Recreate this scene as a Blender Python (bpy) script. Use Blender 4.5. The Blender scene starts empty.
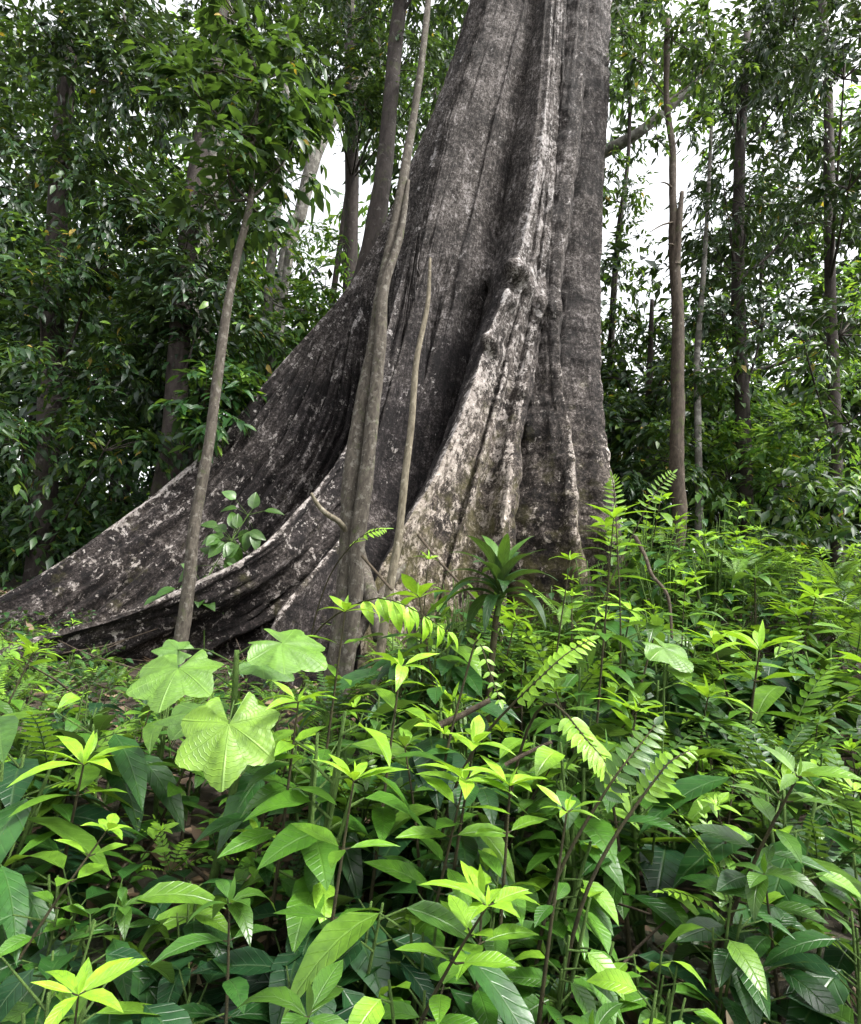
import bpy, math, random
import numpy as np
from mathutils import Vector, Matrix, Euler

random.seed(7)
RNG = np.random.default_rng(11)
R = math.radians
sc = bpy.context.scene
COL = sc.collection

# ------------------------------------------------------------------ camera
W0, H0, F = 861, 1024, 620.0
CAM = Vector((0, 0, 1.6))
PITCH, ROLL = 8.0, 6.7
M3 = Matrix.Rotation(R(90 + PITCH), 3, 'X') @ Matrix.Rotation(R(ROLL), 3, 'Z')
cd = bpy.data.cameras.new('camera'); cam = bpy.data.objects.new('camera', cd); COL.objects.link(cam)
cam.matrix_world = Matrix.Translation(CAM) @ M3.to_4x4()
cd.sensor_fit = 'VERTICAL'; cd.sensor_height = 36; cd.lens = 36 * F / H0
cd.clip_start = 0.05; cd.clip_end = 600
sc.camera = cam

def P(x, y, Y):
    d = M3 @ Vector(((x - W0 / 2) / F, -(y - H0 / 2) / F, -1))
    return CAM + d * (Y / d.y)

def pix(p):
    l = M3.transposed() @ (Vector(p) - CAM)
    return (W0 / 2 + F * l.x / -l.z, H0 / 2 - F * l.y / -l.z)

# ------------------------------------------------------------------ noise
_T = RNG.random((64, 64, 64)).astype(np.float64)
def vn(x, y, z=0.0):
    x, y, z = np.broadcast_arrays(np.asarray(x, float), np.asarray(y, float), np.asarray(z, float))
    xi, yi, zi = np.floor(x).astype(int), np.floor(y).astype(int), np.floor(z).astype(int)
    fx, fy, fz = x - xi, y - yi, z - zi
    fx, fy, fz = [f * f * (3 - 2 * f) for f in (fx, fy, fz)]
    r = 0
    for a in (0, 1):
        wx = fx if a else 1 - fx
        for b in (0, 1):
            wy = fy if b else 1 - fy
            for c in (0, 1):
                wz = fz if c else 1 - fz
                r = r + wx * wy * wz * _T[(xi + a) & 63, (yi + b) & 63, (zi + c) & 63]
    return r * 2 - 1
def fbm(x, y, z=0.0, o=4):
    s, a, f = 0, 1, 1
    for i in range(o):
        s = s + a * vn(np.asarray(x) * f + 7.3 * i, np.asarray(y) * f + 3.1 * i, np.asarray(z) * f + 1.7 * i)
        a *= .5; f *= 2.03
    return s / 1.9

def gz(x, y):
    x = np.asarray(x, float); y = np.asarray(y, float)
    base = 0.115 * np.clip(y, -4, 9) + 0.03 * np.clip(y - 9, 0, 60) + 0.02 * np.clip(x, -6, 6)
    base = base + .26 * np.clip(x - .2, 0, 4) * np.clip((y - 3.0) / 4, 0, 1)
    near = np.exp(-((y - 6) / 14) ** 2 - (x / 12) ** 2)
    return base + near * 0.10 * fbm(x * .6, y * .6, 1.0, 3) + near * 0.03 * fbm(x * 3, y * 3, 5.0, 2)
def G(x, y): return float(gz(x, y))

# ------------------------------------------------------------------ objects
def tag(o, label=None, cat=None, group=None, kind=None):
    if label: o['label'] = label
    if cat: o['category'] = cat
    if group: o['group'] = group
    if kind: o['kind'] = kind
    return o
def empty(name, loc, label=None, cat=None, group=None):
    o = bpy.data.objects.new(name, None); COL.objects.link(o); o.location = loc
    o.empty_display_size = .1
    return tag(o, label, cat, group)
def link_mesh(name, me, mat, parent=None):
    o = bpy.data.objects.new(name, me); COL.objects.link(o)
    if mat and not me.materials: me.materials.append(mat)
    if parent:
        o.parent = parent
        o.matrix_parent_inverse = Matrix.Identity(4)
    return o
def mk_mesh(name, V, Q, uv=None, tint=None, smooth=True):
    """V (n,3), Q (m,4) int quads or list of faces"""
    me = bpy.data.meshes.new(name)
    V = np.asarray(V, np.float32)
    Q = np.asarray(Q, np.int32)
    n, m, k = len(V), len(Q), Q.shape[1]
    me.vertices.add(n); me.vertices.foreach_set('co', V.ravel())
    me.loops.add(m * k); me.loops.foreach_set('vertex_index', Q.ravel())
    me.polygons.add(m); me.polygons.foreach_set('loop_start', np.arange(0, m * k, k, dtype=np.int32))
    me.polygons.foreach_set('use_smooth', np.full(m, smooth))
    if uv is not None:
        u = me.uv_layers.new(name='UVMap')
        u.data.foreach_set('uv', np.asarray(uv, np.float32)[Q.ravel()].ravel())
    if tint is not None:
        a = me.color_attributes.new('tint', 'FLOAT_COLOR', 'POINT')
        a.data.foreach_set('color', np.asarray(tint, np.float32).ravel())
    me.update(); me.validate()
    return me

def copy_thing(root, loc, rz, s, label=None, group=None):
    r = root.copy(); COL.objects.link(r)
    r.location = loc; r.rotation_euler = (random.gauss(0, .13), random.gauss(0, .13), rz); r.scale = (s, s, s * random.uniform(.85, 1.1))
    if label: r['label'] = label
    if group: r['group'] = group
    for ch in list(root.children):
        c = ch.copy(); COL.objects.link(c); c.parent = r
        for g in list(ch.children):
            d = g.copy(); COL.objects.link(d); d.parent = c
    return r

# tubes -------------------------------------------------------------
class Tube:
    def __init__(s): s.V = []; s.Q = []; s.U = []; s.n = 0
    def add(s, pts, rad, seg=8, rough=0.0, fseed=0.0, sub=1):
        pts = [Vector(p) for p in pts]
        if sub > 1:                                    # Catmull-Rom resample
            P2, R2 = [], []
            for i in range(len(pts) - 1):
                p0 = pts[max(i - 1, 0)]; p1 = pts[i]; p2 = pts[i + 1]; p3 = pts[min(i + 2, len(pts) - 1)]
                for k in range(sub):
                    t = k / sub
                    P2.append(.5 * ((2 * p1) + (p2 - p0) * t + (2 * p0 - 5 * p1 + 4 * p2 - p3) * t * t + (3 * p1 - p0 - 3 * p2 + p3) * t ** 3))
                    R2.append(rad[i] * (1 - t) + rad[i + 1] * t)
            P2.append(pts[-1]); R2.append(rad[-1]); pts, rad = P2, R2
        n = len(pts); L = 0
        up = Vector((0.3, 0.9, 0.1)); start = s.n
        for i, p in enumerate(pts):
            d = (pts[min(i + 1, n - 1)] - pts[max(i - 1, 0)]).normalized()
            if i: L += (p - pts[i - 1]).length
            a = d.cross(up)
            if a.length < .05: a = d.cross(Vector((1, 0, 0)))
            a.normalize(); b = d.cross(a); up = a.cross(d) * 1.0
            th = np.linspace(0, 2 * math.pi, seg, endpoint=False)
            rr = np.full(seg, rad[i])
            if rough:
                rr = rr * (1 + rough * fbm(np.cos(th) * 1.6 + fseed, np.sin(th) * 1.6, L * 2.0 / (1), 3)
                           + rough * .5 * fbm(np.cos(th) * 4 + fseed, np.sin(th) * 4, L * 9.0, 2))
            for j in range(seg):
                v = p + (a * math.cos(th[j]) + b * math.sin(th[j])) * rr[j]
                s.V.append(v[:]); s.U.append((j / seg, L))
        for i in range(n - 1):
            for j in range(seg):
                k = (j + 1) % seg
                s.Q.append((start + i * seg + j, start + i * seg + k, start + (i + 1) * seg + k, start + (i + 1) * seg + j))
        # caps by collapsed rings
        for e, idx in ((0, 0), (n - 1, n - 1)):
            c = len(s.V); 
            for j in range(seg): s.V.append(pts[idx][:]); s.U.append((j / seg, L if e else 0))
            for j in range(seg):
                k = (j + 1) % seg
                s.Q.append((start + e * seg + j, start + e * seg + k, c + k, c + j))
        s.n = len(s.V)
    def build(s, name, mat, parent, origin=(0, 0, 0)):
        V = np.array(s.V) - np.array(origin)
        return link_mesh(name, mk_mesh(name, V, s.Q, s.U), mat, parent)

# leaves ------------------------------------------------------------
def prof_ovate(t): return np.sin(np.pi * np.clip(t, 0, 1) ** .78) ** .85 * (1 - .25 * t)
def prof_lance(t): return np.sin(np.pi * np.clip(t, 0, 1) ** .9) ** 1.05
def prof_strap(t): return np.minimum(1, .25 + 4 * t) * np.clip((1 - t) * 2.6, 0, 1) ** .7
def prof_heart(t): return np.clip(t * 12, 0, 1) ** .5 * (1 - t) ** .75 * 1.25 * (1 - .25 * t)
PROF = dict(ovate=prof_ovate, lance=prof_lance, strap=prof_strap, heart=prof_heart)

class Leaves:
    def __init__(s): s.d = []
    def add(s, pos, ax, nr, L, W, bend=.5, young=0.0, tone=None):
        s.d.append((*pos, *ax, *nr, L, W, bend, random.random() if tone is None else tone, young))
    def addmany(s, A): s.d.extend(map(tuple, A))
    def mesh(s, name, prof='ovate', nt=5, fold=.25, wav=.0, origin=(0, 0, 0)):
        D = np.array(s.d, float); N = len(D)
        pos = D[:, 0:3] - np.array(origin); ax = D[:, 3:6]; nr = D[:, 6:9]; L = D[:, 9]; Wd = D[:, 10]; bd = D[:, 11]
        ax = ax / (np.linalg.norm(ax, axis=1, keepdims=True) + 1e-9)
        sd = np.cross(ax, nr); sd /= (np.linalg.norm(sd, axis=1, keepdims=True) + 1e-9)
        up = np.cross(sd, ax)
        t = np.linspace(0, 1, nt + 1); w = PROF[prof](t)
        if nt <= 3: w = np.maximum(w, .0)
        b = np.where(np.abs(bd) < 1e-3, 1e-3, bd)[:, None]
        ya = np.sin(b * t) / b; za = -(1 - np.cos(b * t)) / b
        cols = [-1, 0, 1]
        V = np.zeros((N, nt + 1, 3, 3)); ph = RNG.random((N, 1)) * 6.28
        for ci, c in enumerate(cols):
            xs = c * w[None, :] * Wd[:, None] * .5 * (1 - .12 * fold)
            zf = abs(c) * w[None, :] * Wd[:, None] * .5 * fold
            if wav: zf = zf + abs(c) * wav * Wd[:, None] * np.sin(t[None, :] * 13 + ph + c * 1.3) * w[None, :]
            V[:, :, ci, :] = (pos[:, None, :] + sd[:, None, :] * xs[..., None]
                              + ax[:, None, :] * (ya * L[:, None])[..., None]
                              + up[:, None, :] * (za * L[:, None] + zf)[..., None])
        V = V.reshape(-1, 3)
        uv1 = np.zeros((nt + 1, 3, 2)); uv1[:, :, 1] = t[:, None]; uv1[:, :, 0] = np.array([0, .5, 1])[None, :]
        # keep u proportional to real half width so veins taper correctly
        uv1[:, :, 0] = .5 + (uv1[:, :, 0] - .5) * np.maximum(w, .05)[:, None]
        uv = np.tile(uv1.reshape(-1, 2), (N, 1))
        tint = np.zeros((N, (nt + 1) * 3, 4)); tint[..., 0] = D[:, 12:13]; tint[..., 1] = D[:, 13:14]; tint[..., 3] = 1
        tint = tint.reshape(-1, 4)
        q = []
        for i in range(nt):
            for c in range(2):
                a = i * 3 + c; q.append((a, a + 1, a + 4, a + 3))
        q = np.array(q)
        Q = (q[None] + (np.arange(N) * (nt + 1) * 3)[:, None, None]).reshape(-1, 4)
        return mk_mesh(name, V, Q, uv, tint)
    def build(s, name, mat, parent, **k):
        return link_mesh(name, s.mesh(name, **k), mat, parent)

# ------------------------------------------------------------------ materials
def newmat(name):
    m = bpy.data.materials.new(name); m.use_nodes = True
    nt = m.node_tree; nt.nodes.clear()
    out = nt.nodes.new('ShaderNodeOutputMaterial')
    return m, nt, out
def N_(nt, typ, **kw):
    n = nt.nodes.new(typ)
    for k, v in kw.items():
        if k in n.inputs: n.inputs[k].default_value = v
        else: setattr(n, k, v)
    return n
def ramp(nt, src, stops):
    r = nt.nodes.new('ShaderNodeValToRGB'); e = r.color_ramp.elements
    while len(e) < len(stops): e.new(.5)
    for i, (p, c) in enumerate(stops):
        e[i].position = p; e[i].color = (*c, 1) if len(c) == 3 else c
    nt.links.new(src, r.inputs[0]); return r
def mix(nt, fac, a, b, mode='MIX'):
    m = nt.nodes.new('ShaderNodeMix'); m.data_type = 'RGBA'; m.blend_type = mode
    for i, v in ((0, fac), (6, a), (7, b)):
        if isinstance(v, (int, float)): m.inputs[i].default_value = v
        elif isinstance(v, tuple): m.inputs[i].default_value = (*v, 1)
        else: nt.links.new(v, m.inputs[i])
    return m.outputs[2]
def mth(nt, op, a, b=0.0, c=None, clamp=False):
    m = nt.nodes.new('ShaderNodeMath'); m.operation = op; m.use_clamp = clamp
    for i, v in enumerate((a, b) if c is None else (a, b, c)):
        if isinstance(v, (int, float)): m.inputs[i].default_value = v
        else: nt.links.new(v, m.inputs[i])
    return m.outputs[0]
def vecscale(nt, src, s):
    m = nt.nodes.new('ShaderNodeMapping'); m.inputs['Scale'].default_value = s
    nt.links.new(src, m.inputs[0]); return m.outputs[0]
def noise(nt, vec, scale, detail=5, rough=.6, dist=0.0):
    n = nt.nodes.new('ShaderNodeTexNoise'); n.inputs['Scale'].default_value = scale
    n.inputs['Detail'].default_value = detail; n.inputs['Roughness'].default_value = rough; n.inputs['Distortion'].default_value = dist
    if vec is not None: nt.links.new(vec, n.inputs['Vector'])
    return n.outputs[0]

def leaf_mat(name, dark, light, young=(.22, .38, .04), rough=.42, trans=.35, veins=True, dead=0.0, spec=.45):
    m, nt, out = newmat(name); lk = nt.links
    at = N_(nt, 'ShaderNodeAttribute', attribute_name='tint')
    sep = nt.nodes.new('ShaderNodeSeparateColor'); lk.new(at.outputs['Color'], sep.inputs[0])
    oi = nt.nodes.new('ShaderNodeObjectInfo')
    tc = nt.nodes.new('ShaderNodeTexCoord')
    f = mth(nt, 'ADD', mth(nt, 'MULTIPLY', sep.outputs[0], .75), mth(nt, 'MULTIPLY', oi.outputs['Random'], .25))
    c = mix(nt, mth(nt, 'POWER', f, 1.6), dark, light)
    c = mix(nt, sep.outputs[1], c, young)
    if dead:
        dd = mth(nt, 'GREATER_THAN', sep.outputs[0], 1 - dead)
        c = mix(nt, dd, c, (.30, .22, .05))
    uv = tc.outputs['UV']
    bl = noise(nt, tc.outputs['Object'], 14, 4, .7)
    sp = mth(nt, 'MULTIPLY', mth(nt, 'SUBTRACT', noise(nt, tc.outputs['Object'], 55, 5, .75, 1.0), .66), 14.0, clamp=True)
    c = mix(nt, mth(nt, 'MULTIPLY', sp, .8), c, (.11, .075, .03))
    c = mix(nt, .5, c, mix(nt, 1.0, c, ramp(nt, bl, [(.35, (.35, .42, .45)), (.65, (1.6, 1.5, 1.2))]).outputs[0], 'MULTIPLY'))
    p = nt.nodes.new('ShaderNodeBsdfPrincipled')
    if veins:
        su = nt.nodes.new('ShaderNodeSeparateXYZ'); lk.new(uv, su.inputs[0])
        au = mth(nt, 'ABSOLUTE', mth(nt, 'SUBTRACT', su.outputs[0], .5))
        rib = mth(nt, 'SUBTRACT', 1.0, mth(nt, 'MULTIPLY', au, 28.0), clamp=True)
        sv = mth(nt, 'FRACT', mth(nt, 'MULTIPLY', mth(nt, 'SUBTRACT', su.outputs[1], mth(nt, 'MULTIPLY', au, .45)), 9.0))
        sv = mth(nt, 'SUBTRACT', 1.0, mth(nt, 'MULTIPLY', mth(nt, 'ABSOLUTE', mth(nt, 'SUBTRACT', sv, .5)), 9.0), clamp=True)
        vv = mth(nt, 'MAXIMUM', rib, mth(nt, 'MULTIPLY', sv, .55))
        c = mix(nt, mth(nt, 'MULTIPLY', vv, .22), c, mix(nt, .4, c, (.22, .33, .09)))
        bump = N_(nt, 'ShaderNodeBump', Strength=.5, Distance=.004)
        lk.new(mth(nt, 'SUBTRACT', bl, vv), bump.inputs['Height']); lk.new(bump.outputs[0], p.inputs['Normal'])
    geo = nt.nodes.new('ShaderNodeNewGeometry')
    c = mix(nt, mth(nt, 'MULTIPLY', geo.outputs['Backfacing'], .35), c, mix(nt, .5, c, (.16, .22, .10)))
    lk.new(c, p.inputs['Base Color']); p.inputs['Roughness'].default_value = rough
    p.inputs['Specular IOR Level'].default_value = spec
    tr = nt.nodes.new('ShaderNodeBsdfTranslucent'); lk.new(mix(nt, 1.0, c, (1.5, 1.45, .55), 'MULTIPLY'), tr.inputs[0])
    ms = nt.nodes.new('ShaderNodeMixShader'); ms.inputs[0].default_value = trans
    lk.new(p.outputs[0], ms.inputs[1]); lk.new(tr.outputs[0], ms.inputs[2]); lk.new(ms.outputs[0], out.inputs[0])
    return m

def bark_mat(name, dark, mid, pale, patch=.58, scale=1.0, moss=.0):
    m, nt, out = newmat(name); lk = nt.links
    tc = nt.nodes.new('ShaderNodeTexCoord'); ob = tc.outputs['Object']
    a = noise(nt, vecscale(nt, ob, (1, 1, .35)), 9 * scale, 8, .7, .4)
    b = noise(nt, ob, 5 * scale, 6, .65)
    c1 = ramp(nt, a, [(.32, dark), (.62, mid)]).outputs[0]
    c = mix(nt, ramp(nt, b, [(patch, (0, 0, 0)), (patch + .07, (1, 1, 1))]).outputs[0], c1, mix(nt, a, mid, pale))
    if moss:
        g = noise(nt, ob, 2.3 * scale, 5, .7)
        c = mix(nt, ramp(nt, g, [(.62 - moss * .3, (0, 0, 0)), (.8 - moss * .3, (.8, .8, .8))]).outputs[0], c, (.055, .075, .02))
    p = nt.nodes.new('ShaderNodeBsdfPrincipled'); lk.new(c, p.inputs['Base Color']); p.inputs['Roughness'].default_value = .85
    p.inputs['Specular IOR Level'].default_value = .2
    bp = N_(nt, 'ShaderNodeBump', Strength=.8, Distance=.012)
    lk.new(mth(nt, 'ADD', a, noise(nt, ob, 40 * scale, 4, .7)), bp.inputs['Height']); lk.new(bp.outputs[0], p.inputs['Normal'])
    lk.new(p.outputs[0], out.inputs[0]); return m

def giant_bark():
    m, nt, out = newmat('giant_bark'); lk = nt.links
    tc = nt.nodes.new('ShaderNodeTexCoord'); ob = tc.outputs['Object']; uv = tc.outputs['UV']
    at = N_(nt, 'ShaderNodeAttribute', attribute_name='tint')
    sep = nt.nodes.new('ShaderNodeSeparateColor'); lk.new(at.outputs['Color'], sep.inputs[0])
    pale, lich, moss = sep.outputs
    st = noise(nt, vecscale(nt, uv, (1, .35, 1)), 26, 7, .72, .3)          # flow-aligned
    st2 = noise(nt, vecscale(nt, uv, (1, .8, 1)), 90, 5, .7, .2)
    f = noise(nt, ob, 16, 8, .78, .5)
    big = noise(nt, ob, 1.7, 5, .65, .3)
    f2 = noise(nt, ob, 34, 6, .8, .8)
    mixn = mth(nt, 'ADD', mth(nt, 'ADD', mth(nt, 'MULTIPLY', st, .20), mth(nt, 'MULTIPLY', f2, .32)), mth(nt, 'ADD', mth(nt, 'MULTIPLY', f, .32), mth(nt, 'MULTIPLY', big, .16)))
    mixn = mth(nt, 'MULTIPLY_ADD', mth(nt, 'SUBTRACT', mixn, .515), 1.75, .505)
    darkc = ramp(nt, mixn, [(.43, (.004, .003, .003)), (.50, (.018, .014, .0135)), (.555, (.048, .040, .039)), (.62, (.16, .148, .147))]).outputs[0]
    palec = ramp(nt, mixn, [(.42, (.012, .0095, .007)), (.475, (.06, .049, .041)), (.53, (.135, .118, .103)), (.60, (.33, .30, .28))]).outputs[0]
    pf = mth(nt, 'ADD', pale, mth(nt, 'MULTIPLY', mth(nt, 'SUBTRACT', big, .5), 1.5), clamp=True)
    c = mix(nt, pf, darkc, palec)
    # lichen: crusty white patches
    l1 = noise(nt, vecscale(nt, ob, (1, 1, .8)), 6.5, 7, .68, .6)
    l2 = noise(nt, ob, 21, 6, .7, .3)
    lv = mth(nt, 'ADD', mth(nt, 'MULTIPLY', l1, .62), mth(nt, 'MULTIPLY', l2, .38))
    thr = mth(nt, 'SUBTRACT', lv, mth(nt, 'SUBTRACT', .645, mth(nt, 'MULTIPLY', lich, .185)))
    lm = mth(nt, 'MULTIPLY', thr, 40.0, clamp=True)
    lc = ramp(nt, f, [(.38, (.13, .115, .10)), (.5, (.38, .35, .325)), (.62, (.62, .59, .56))]).outputs[0]
    c = mix(nt, mth(nt, 'MULTIPLY', lm, .85), c, lc)
    mo = mth(nt, 'MULTIPLY', mth(nt, 'SUBTRACT', mth(nt, 'ADD', mth(nt, 'MULTIPLY', moss, .5), noise(nt, ob, 3.3, 6, .7)), .72), 6.0, clamp=True)
    c = mix(nt, mth(nt, 'MULTIPLY', mo, .75), c, mix(nt, f, (.03, .035, .012), (.11, .10, .035)))
    c = mix(nt, 1.0, c, mix(nt, moss, (.96, .97, 1.02), (1.16, 1.0, .80)), 'MULTIPLY')
    p = nt.nodes.new('ShaderNodeBsdfPrincipled'); lk.new(c, p.inputs['Base Color']); p.inputs['Roughness'].default_value = .82
    p.inputs['Specular IOR Level'].default_value = .25
    bp = N_(nt, 'ShaderNodeBump', Strength=1.0, Distance=.05)
    h = mth(nt, 'ADD', mth(nt, 'ADD', mth(nt, 'MULTIPLY', st, .7), mth(nt, 'MULTIPLY', st2, .3)), mth(nt, 'ADD', mth(nt, 'MULTIPLY', f, .9), mth(nt, 'MULTIPLY', f2, .35)))
    lk.new(h, bp.inputs['Height']); lk.new(bp.outputs[0], p.inputs['Normal'])
    lk.new(p.outputs[0], out.inputs[0]); return m

M = {}
M['giant'] = giant_bark()
M['sapling'] = bark_mat('sapling_bark', (.025, .02, .015), (.095, .082, .066), (.185, .175, .15), .54, 3.6, .22)
M['darkpole'] = bark_mat('dark_pole_bark', (.02, .015, .010), (.075, .058, .044), (.17, .15, .125), .6, 2.6, .2)
M['stick'] = bark_mat('pale_stick_bark', (.06, .05, .033), (.19, .165, .12), (.36, .33, .27), .58, 3.5)
M['darkbark'] = bark_mat('dark_bark', (.014, .011, .010), (.055, .045, .04), (.16, .15, .14), .6, 1.2, .2)
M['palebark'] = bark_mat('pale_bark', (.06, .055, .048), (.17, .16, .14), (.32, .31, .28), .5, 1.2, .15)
M['stem'] = bark_mat('dark_stem', (.02, .018, .010), (.055, .05, .022), (.12, .12, .05), .7, 6)
M['gstem'] = bark_mat('green_stem', (.03, .06, .012), (.08, .14, .03), (.14, .2, .06), .7, 6)
M['twig'] = bark_mat('twig_bark', (.03, .022, .015), (.09, .07, .05), (.22, .19, .15), .6, 4)
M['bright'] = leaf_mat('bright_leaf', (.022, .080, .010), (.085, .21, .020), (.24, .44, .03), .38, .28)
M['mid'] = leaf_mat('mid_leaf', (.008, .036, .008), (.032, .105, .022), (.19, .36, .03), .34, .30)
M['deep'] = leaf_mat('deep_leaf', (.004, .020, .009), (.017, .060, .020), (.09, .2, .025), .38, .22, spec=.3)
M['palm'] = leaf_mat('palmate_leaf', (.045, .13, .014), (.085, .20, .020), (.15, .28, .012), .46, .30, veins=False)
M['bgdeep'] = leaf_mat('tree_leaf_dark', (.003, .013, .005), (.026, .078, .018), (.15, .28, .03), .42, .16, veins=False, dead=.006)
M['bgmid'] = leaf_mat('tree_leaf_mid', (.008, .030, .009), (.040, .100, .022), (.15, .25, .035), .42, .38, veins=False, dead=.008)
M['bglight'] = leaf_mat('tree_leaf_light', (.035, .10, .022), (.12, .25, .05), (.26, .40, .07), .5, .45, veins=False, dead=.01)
def litter_mat():
    m, nt, out = newmat('dry_leaf'); lk = nt.links
    at = N_(nt, 'ShaderNodeAttribute', attribute_name='tint')
    sep = nt.nodes.new('ShaderNodeSeparateColor'); lk.new(at.outputs['Color'], sep.inputs[0])
    c = ramp(nt, sep.outputs[0], [(0, (.03, .018, .01)), (.5, (.09, .055, .03)), (.85, (.18, .12, .07)), (1, (.3, .24, .16))]).outputs[0]
    p = nt.nodes.new('ShaderNodeBsdfPrincipled'); lk.new(c, p.inputs['Base Color']); p.inputs['Roughness'].default_value = .7
    lk.new(p.outputs[0], out.inputs[0]); return m
M['litter'] = litter_mat()
def soil_mat():
    m, nt, out = newmat('forest_soil'); lk = nt.links
    tc = nt.nodes.new('ShaderNodeTexCoord'); ob = tc.outputs['Object']
    a = noise(nt, ob, 8, 8, .75, .3); b = noise(nt, ob, 1.1, 4, .6)
    c = ramp(nt, a, [(.3, (.012, .009, .006)), (.55, (.045, .030, .020)), (.75, (.10, .075, .05))]).outputs[0]
    c = mix(nt, ramp(nt, b, [(.45, (0, 0, 0)), (.65, (.7, .7, .7))]).outputs[0], c, (.025, .035, .012))
    p = nt.nodes.new('ShaderNodeBsdfPrincipled'); lk.new(c, p.inputs['Base Color']); p.inputs['Roughness'].default_value = .95
    bp = N_(nt, 'ShaderNodeBump', Strength=.8, Distance=.05); lk.new(a, bp.inputs['Height']); lk.new(bp.outputs[0], p.inputs['Normal'])
    lk.new(p.outputs[0], out.inputs[0]); return m
M['soil'] = soil_mat()

# ------------------------------------------------------------------ ground
def axis_pts(lo, hi, fine_lo, fine_hi, step):
    f = np.arange(fine_lo, fine_hi + 1e-6, step)
    a = fine_lo - np.geomspace(.3, fine_lo - lo, 26)[::-1]; b = fine_hi + np.geomspace(.3, hi - fine_hi, 26)
    return np.concatenate([a, f, b])
gx = axis_pts(-150, 150, -7, 7, .09); gy = axis_pts(-60, 220, -1, 12, .09)
X, Y = np.meshgrid(gx, gy); Zg = gz(X, Y)
V = np.stack([X, Y, Zg], -1).reshape(-1, 3); nx, ny = len(gx), len(gy)
idx = np.arange(nx * ny).reshape(ny, nx)
Q = np.stack([idx[:-1, :-1], idx[:-1, 1:], idx[1:, 1:], idx[1:, :-1]], -1).reshape(-1, 4)
g = link_mesh('ground', mk_mesh('ground', V, Q), M['soil']); tag(g, 'dark forest soil under the undergrowth', 'ground', kind='structure')

# ------------------------------------------------------------------ giant buttressed tree
AX = P(520, 110, 9.3)                       # trunk axis at the photo's top edge
def crest(pts):
    w = sorted([P(*p)[:] for p in pts], key=lambda q: q[2])
    return np.array(w)
cA = crest([(470, 0, 9.3), (437, 106, 9.25), (421, 138, 9.2), (404, 180, 9.2), (376, 238, 9.15), (357, 272, 9.1), (330, 308, 9.0), (303, 338, 8.9),
            (277, 368, 8.8), (250, 402, 8.7), (221, 440, 8.55), (200, 456, 8.4), (164, 487, 8.2), (110, 528, 7.95), (50, 568, 7.6), (-20, 606, 7.2), (-100, 640, 6.8)])
cB = crest([(480, 0, 8.5), (440, 130, 8.3), (415, 230, 8.1), (390, 320, 7.8), (365, 400, 7.5), (345, 445, 7.25), (324, 475, 7.0), (305, 497, 6.8), (287, 516, 6.6),
            (265, 541, 6.35), (233, 563, 6.2), (186, 585, 6.0), (149, 604, 5.85), (100, 620, 5.7), (40, 636, 5.55), (-30, 660, 5.35)])
cC = crest([(500, 0, 8.3), (455, 150, 8.1), (425, 260, 7.95), (398, 360, 7.75), (375, 440, 7.5), (355, 505, 7.1), (338, 541, 6.5), (306, 578, 5.9), (280, 610, 5.65), (262, 645, 5.5), (245, 690, 5.4)])
cD = crest([(520, 0, 8.35), (480, 150, 8.2), (450, 280, 8.1), (425, 380, 7.95), (400, 470, 7.75), (396, 530, 7.5), (396, 570, 7.2), (394, 610, 7.0), (392, 660, 6.9)])
cE = crest([(552, 0, 8.3), (546, 110, 8.1), (538, 170, 8.0), (524, 240, 7.85), (508, 290, 7.7), (490, 330, 7.55), (478, 370, 7.4), (460, 420, 7.15), (436, 475, 6.85), (408, 520, 6.6), (384, 560, 6.4), (366, 600, 6.25)])
cF = crest([(562, 0, 8.45), (558, 110, 8.4), (550, 240, 8.25), (542, 300, 8.15), (530, 370, 7.95), (515, 440, 7.5), (509, 480, 7.25), (504, 520, 7.1), (498, 580, 6.95)])
cG = crest([(588, 0, 8.5), (580, 110, 8.4), (570, 205, 8.3), (560, 264, 8.2), (558, 330, 8.1), (562, 390, 7.95), (571, 431, 7.75), (578, 486, 7.5), (577, 530, 7.35), (590, 590, 7.2)])
cH = crest([(612, 0, 9.2), (607, 125, 9.1), (603, 195, 9.0), (601, 299, 8.85), (601, 370, 8.7), (605, 427, 8.5), (613, 482, 8.3), (622, 540, 8.1), (635, 600, 8.0)])
def backc(ang, rt, rb):
    zs = np.linspace(-.5, 14, 24); rr = rt + (rb - rt) * np.exp(-np.clip(zs, 0, 99) / 1.6)
    return np.stack([AX.x + rr * math.cos(ang), AX.y + .4 + rr * math.sin(ang), zs], -1)
cI = backc(R(25), 1.25, 3.4); cJ = backc(R(80), 1.3, 3.2); cK = backc(R(135), 1.35, 4.2)
# order counter-clockwise seen from above, starting at A (pointing left)
RID = [('A', cA, .10, 60, 150), ('B', cB, .11, 90, 80), ('C', cC, .07, 40, 40), ('D', cD, .10, 36, 60), ('E', cE, .09, 60, 60), ('F', cF, .07, 34, 30),
       ('G', cG, .13, 34, 30), ('H', cH, .16, 34, 24), ('I', cI, .12, 20, 20), ('J', cJ, .12, 20, 20), ('K', cK, .12, 20, 20)]
z0 = -.1; zt = 17
zz = np.concatenate([np.arange(z0, 3.0, .018), np.arange(3.0, 7.0, .03), np.arange(7.0, zt, .06)])
nz = len(zz)
def at(c, z):
    zc = c[:, 2]; top = np.clip((z - zc[-1]), 0, 99)
    x = np.interp(z, zc, c[:, 0]); y = np.interp(z, zc, c[:, 1])
    return np.stack([x, y], -1)
def smooth(a, k):
    if k < 2: return a
    ker = np.hanning(k + 2)[1:-1]; ker /= ker.sum()
    pad = np.pad(a, ((k // 2, k - 1 - k // 2), (0, 0)), mode='edge')
    return np.stack([np.convolve(pad[:, i], ker, 'valid') for i in range(2)], -1)
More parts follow.
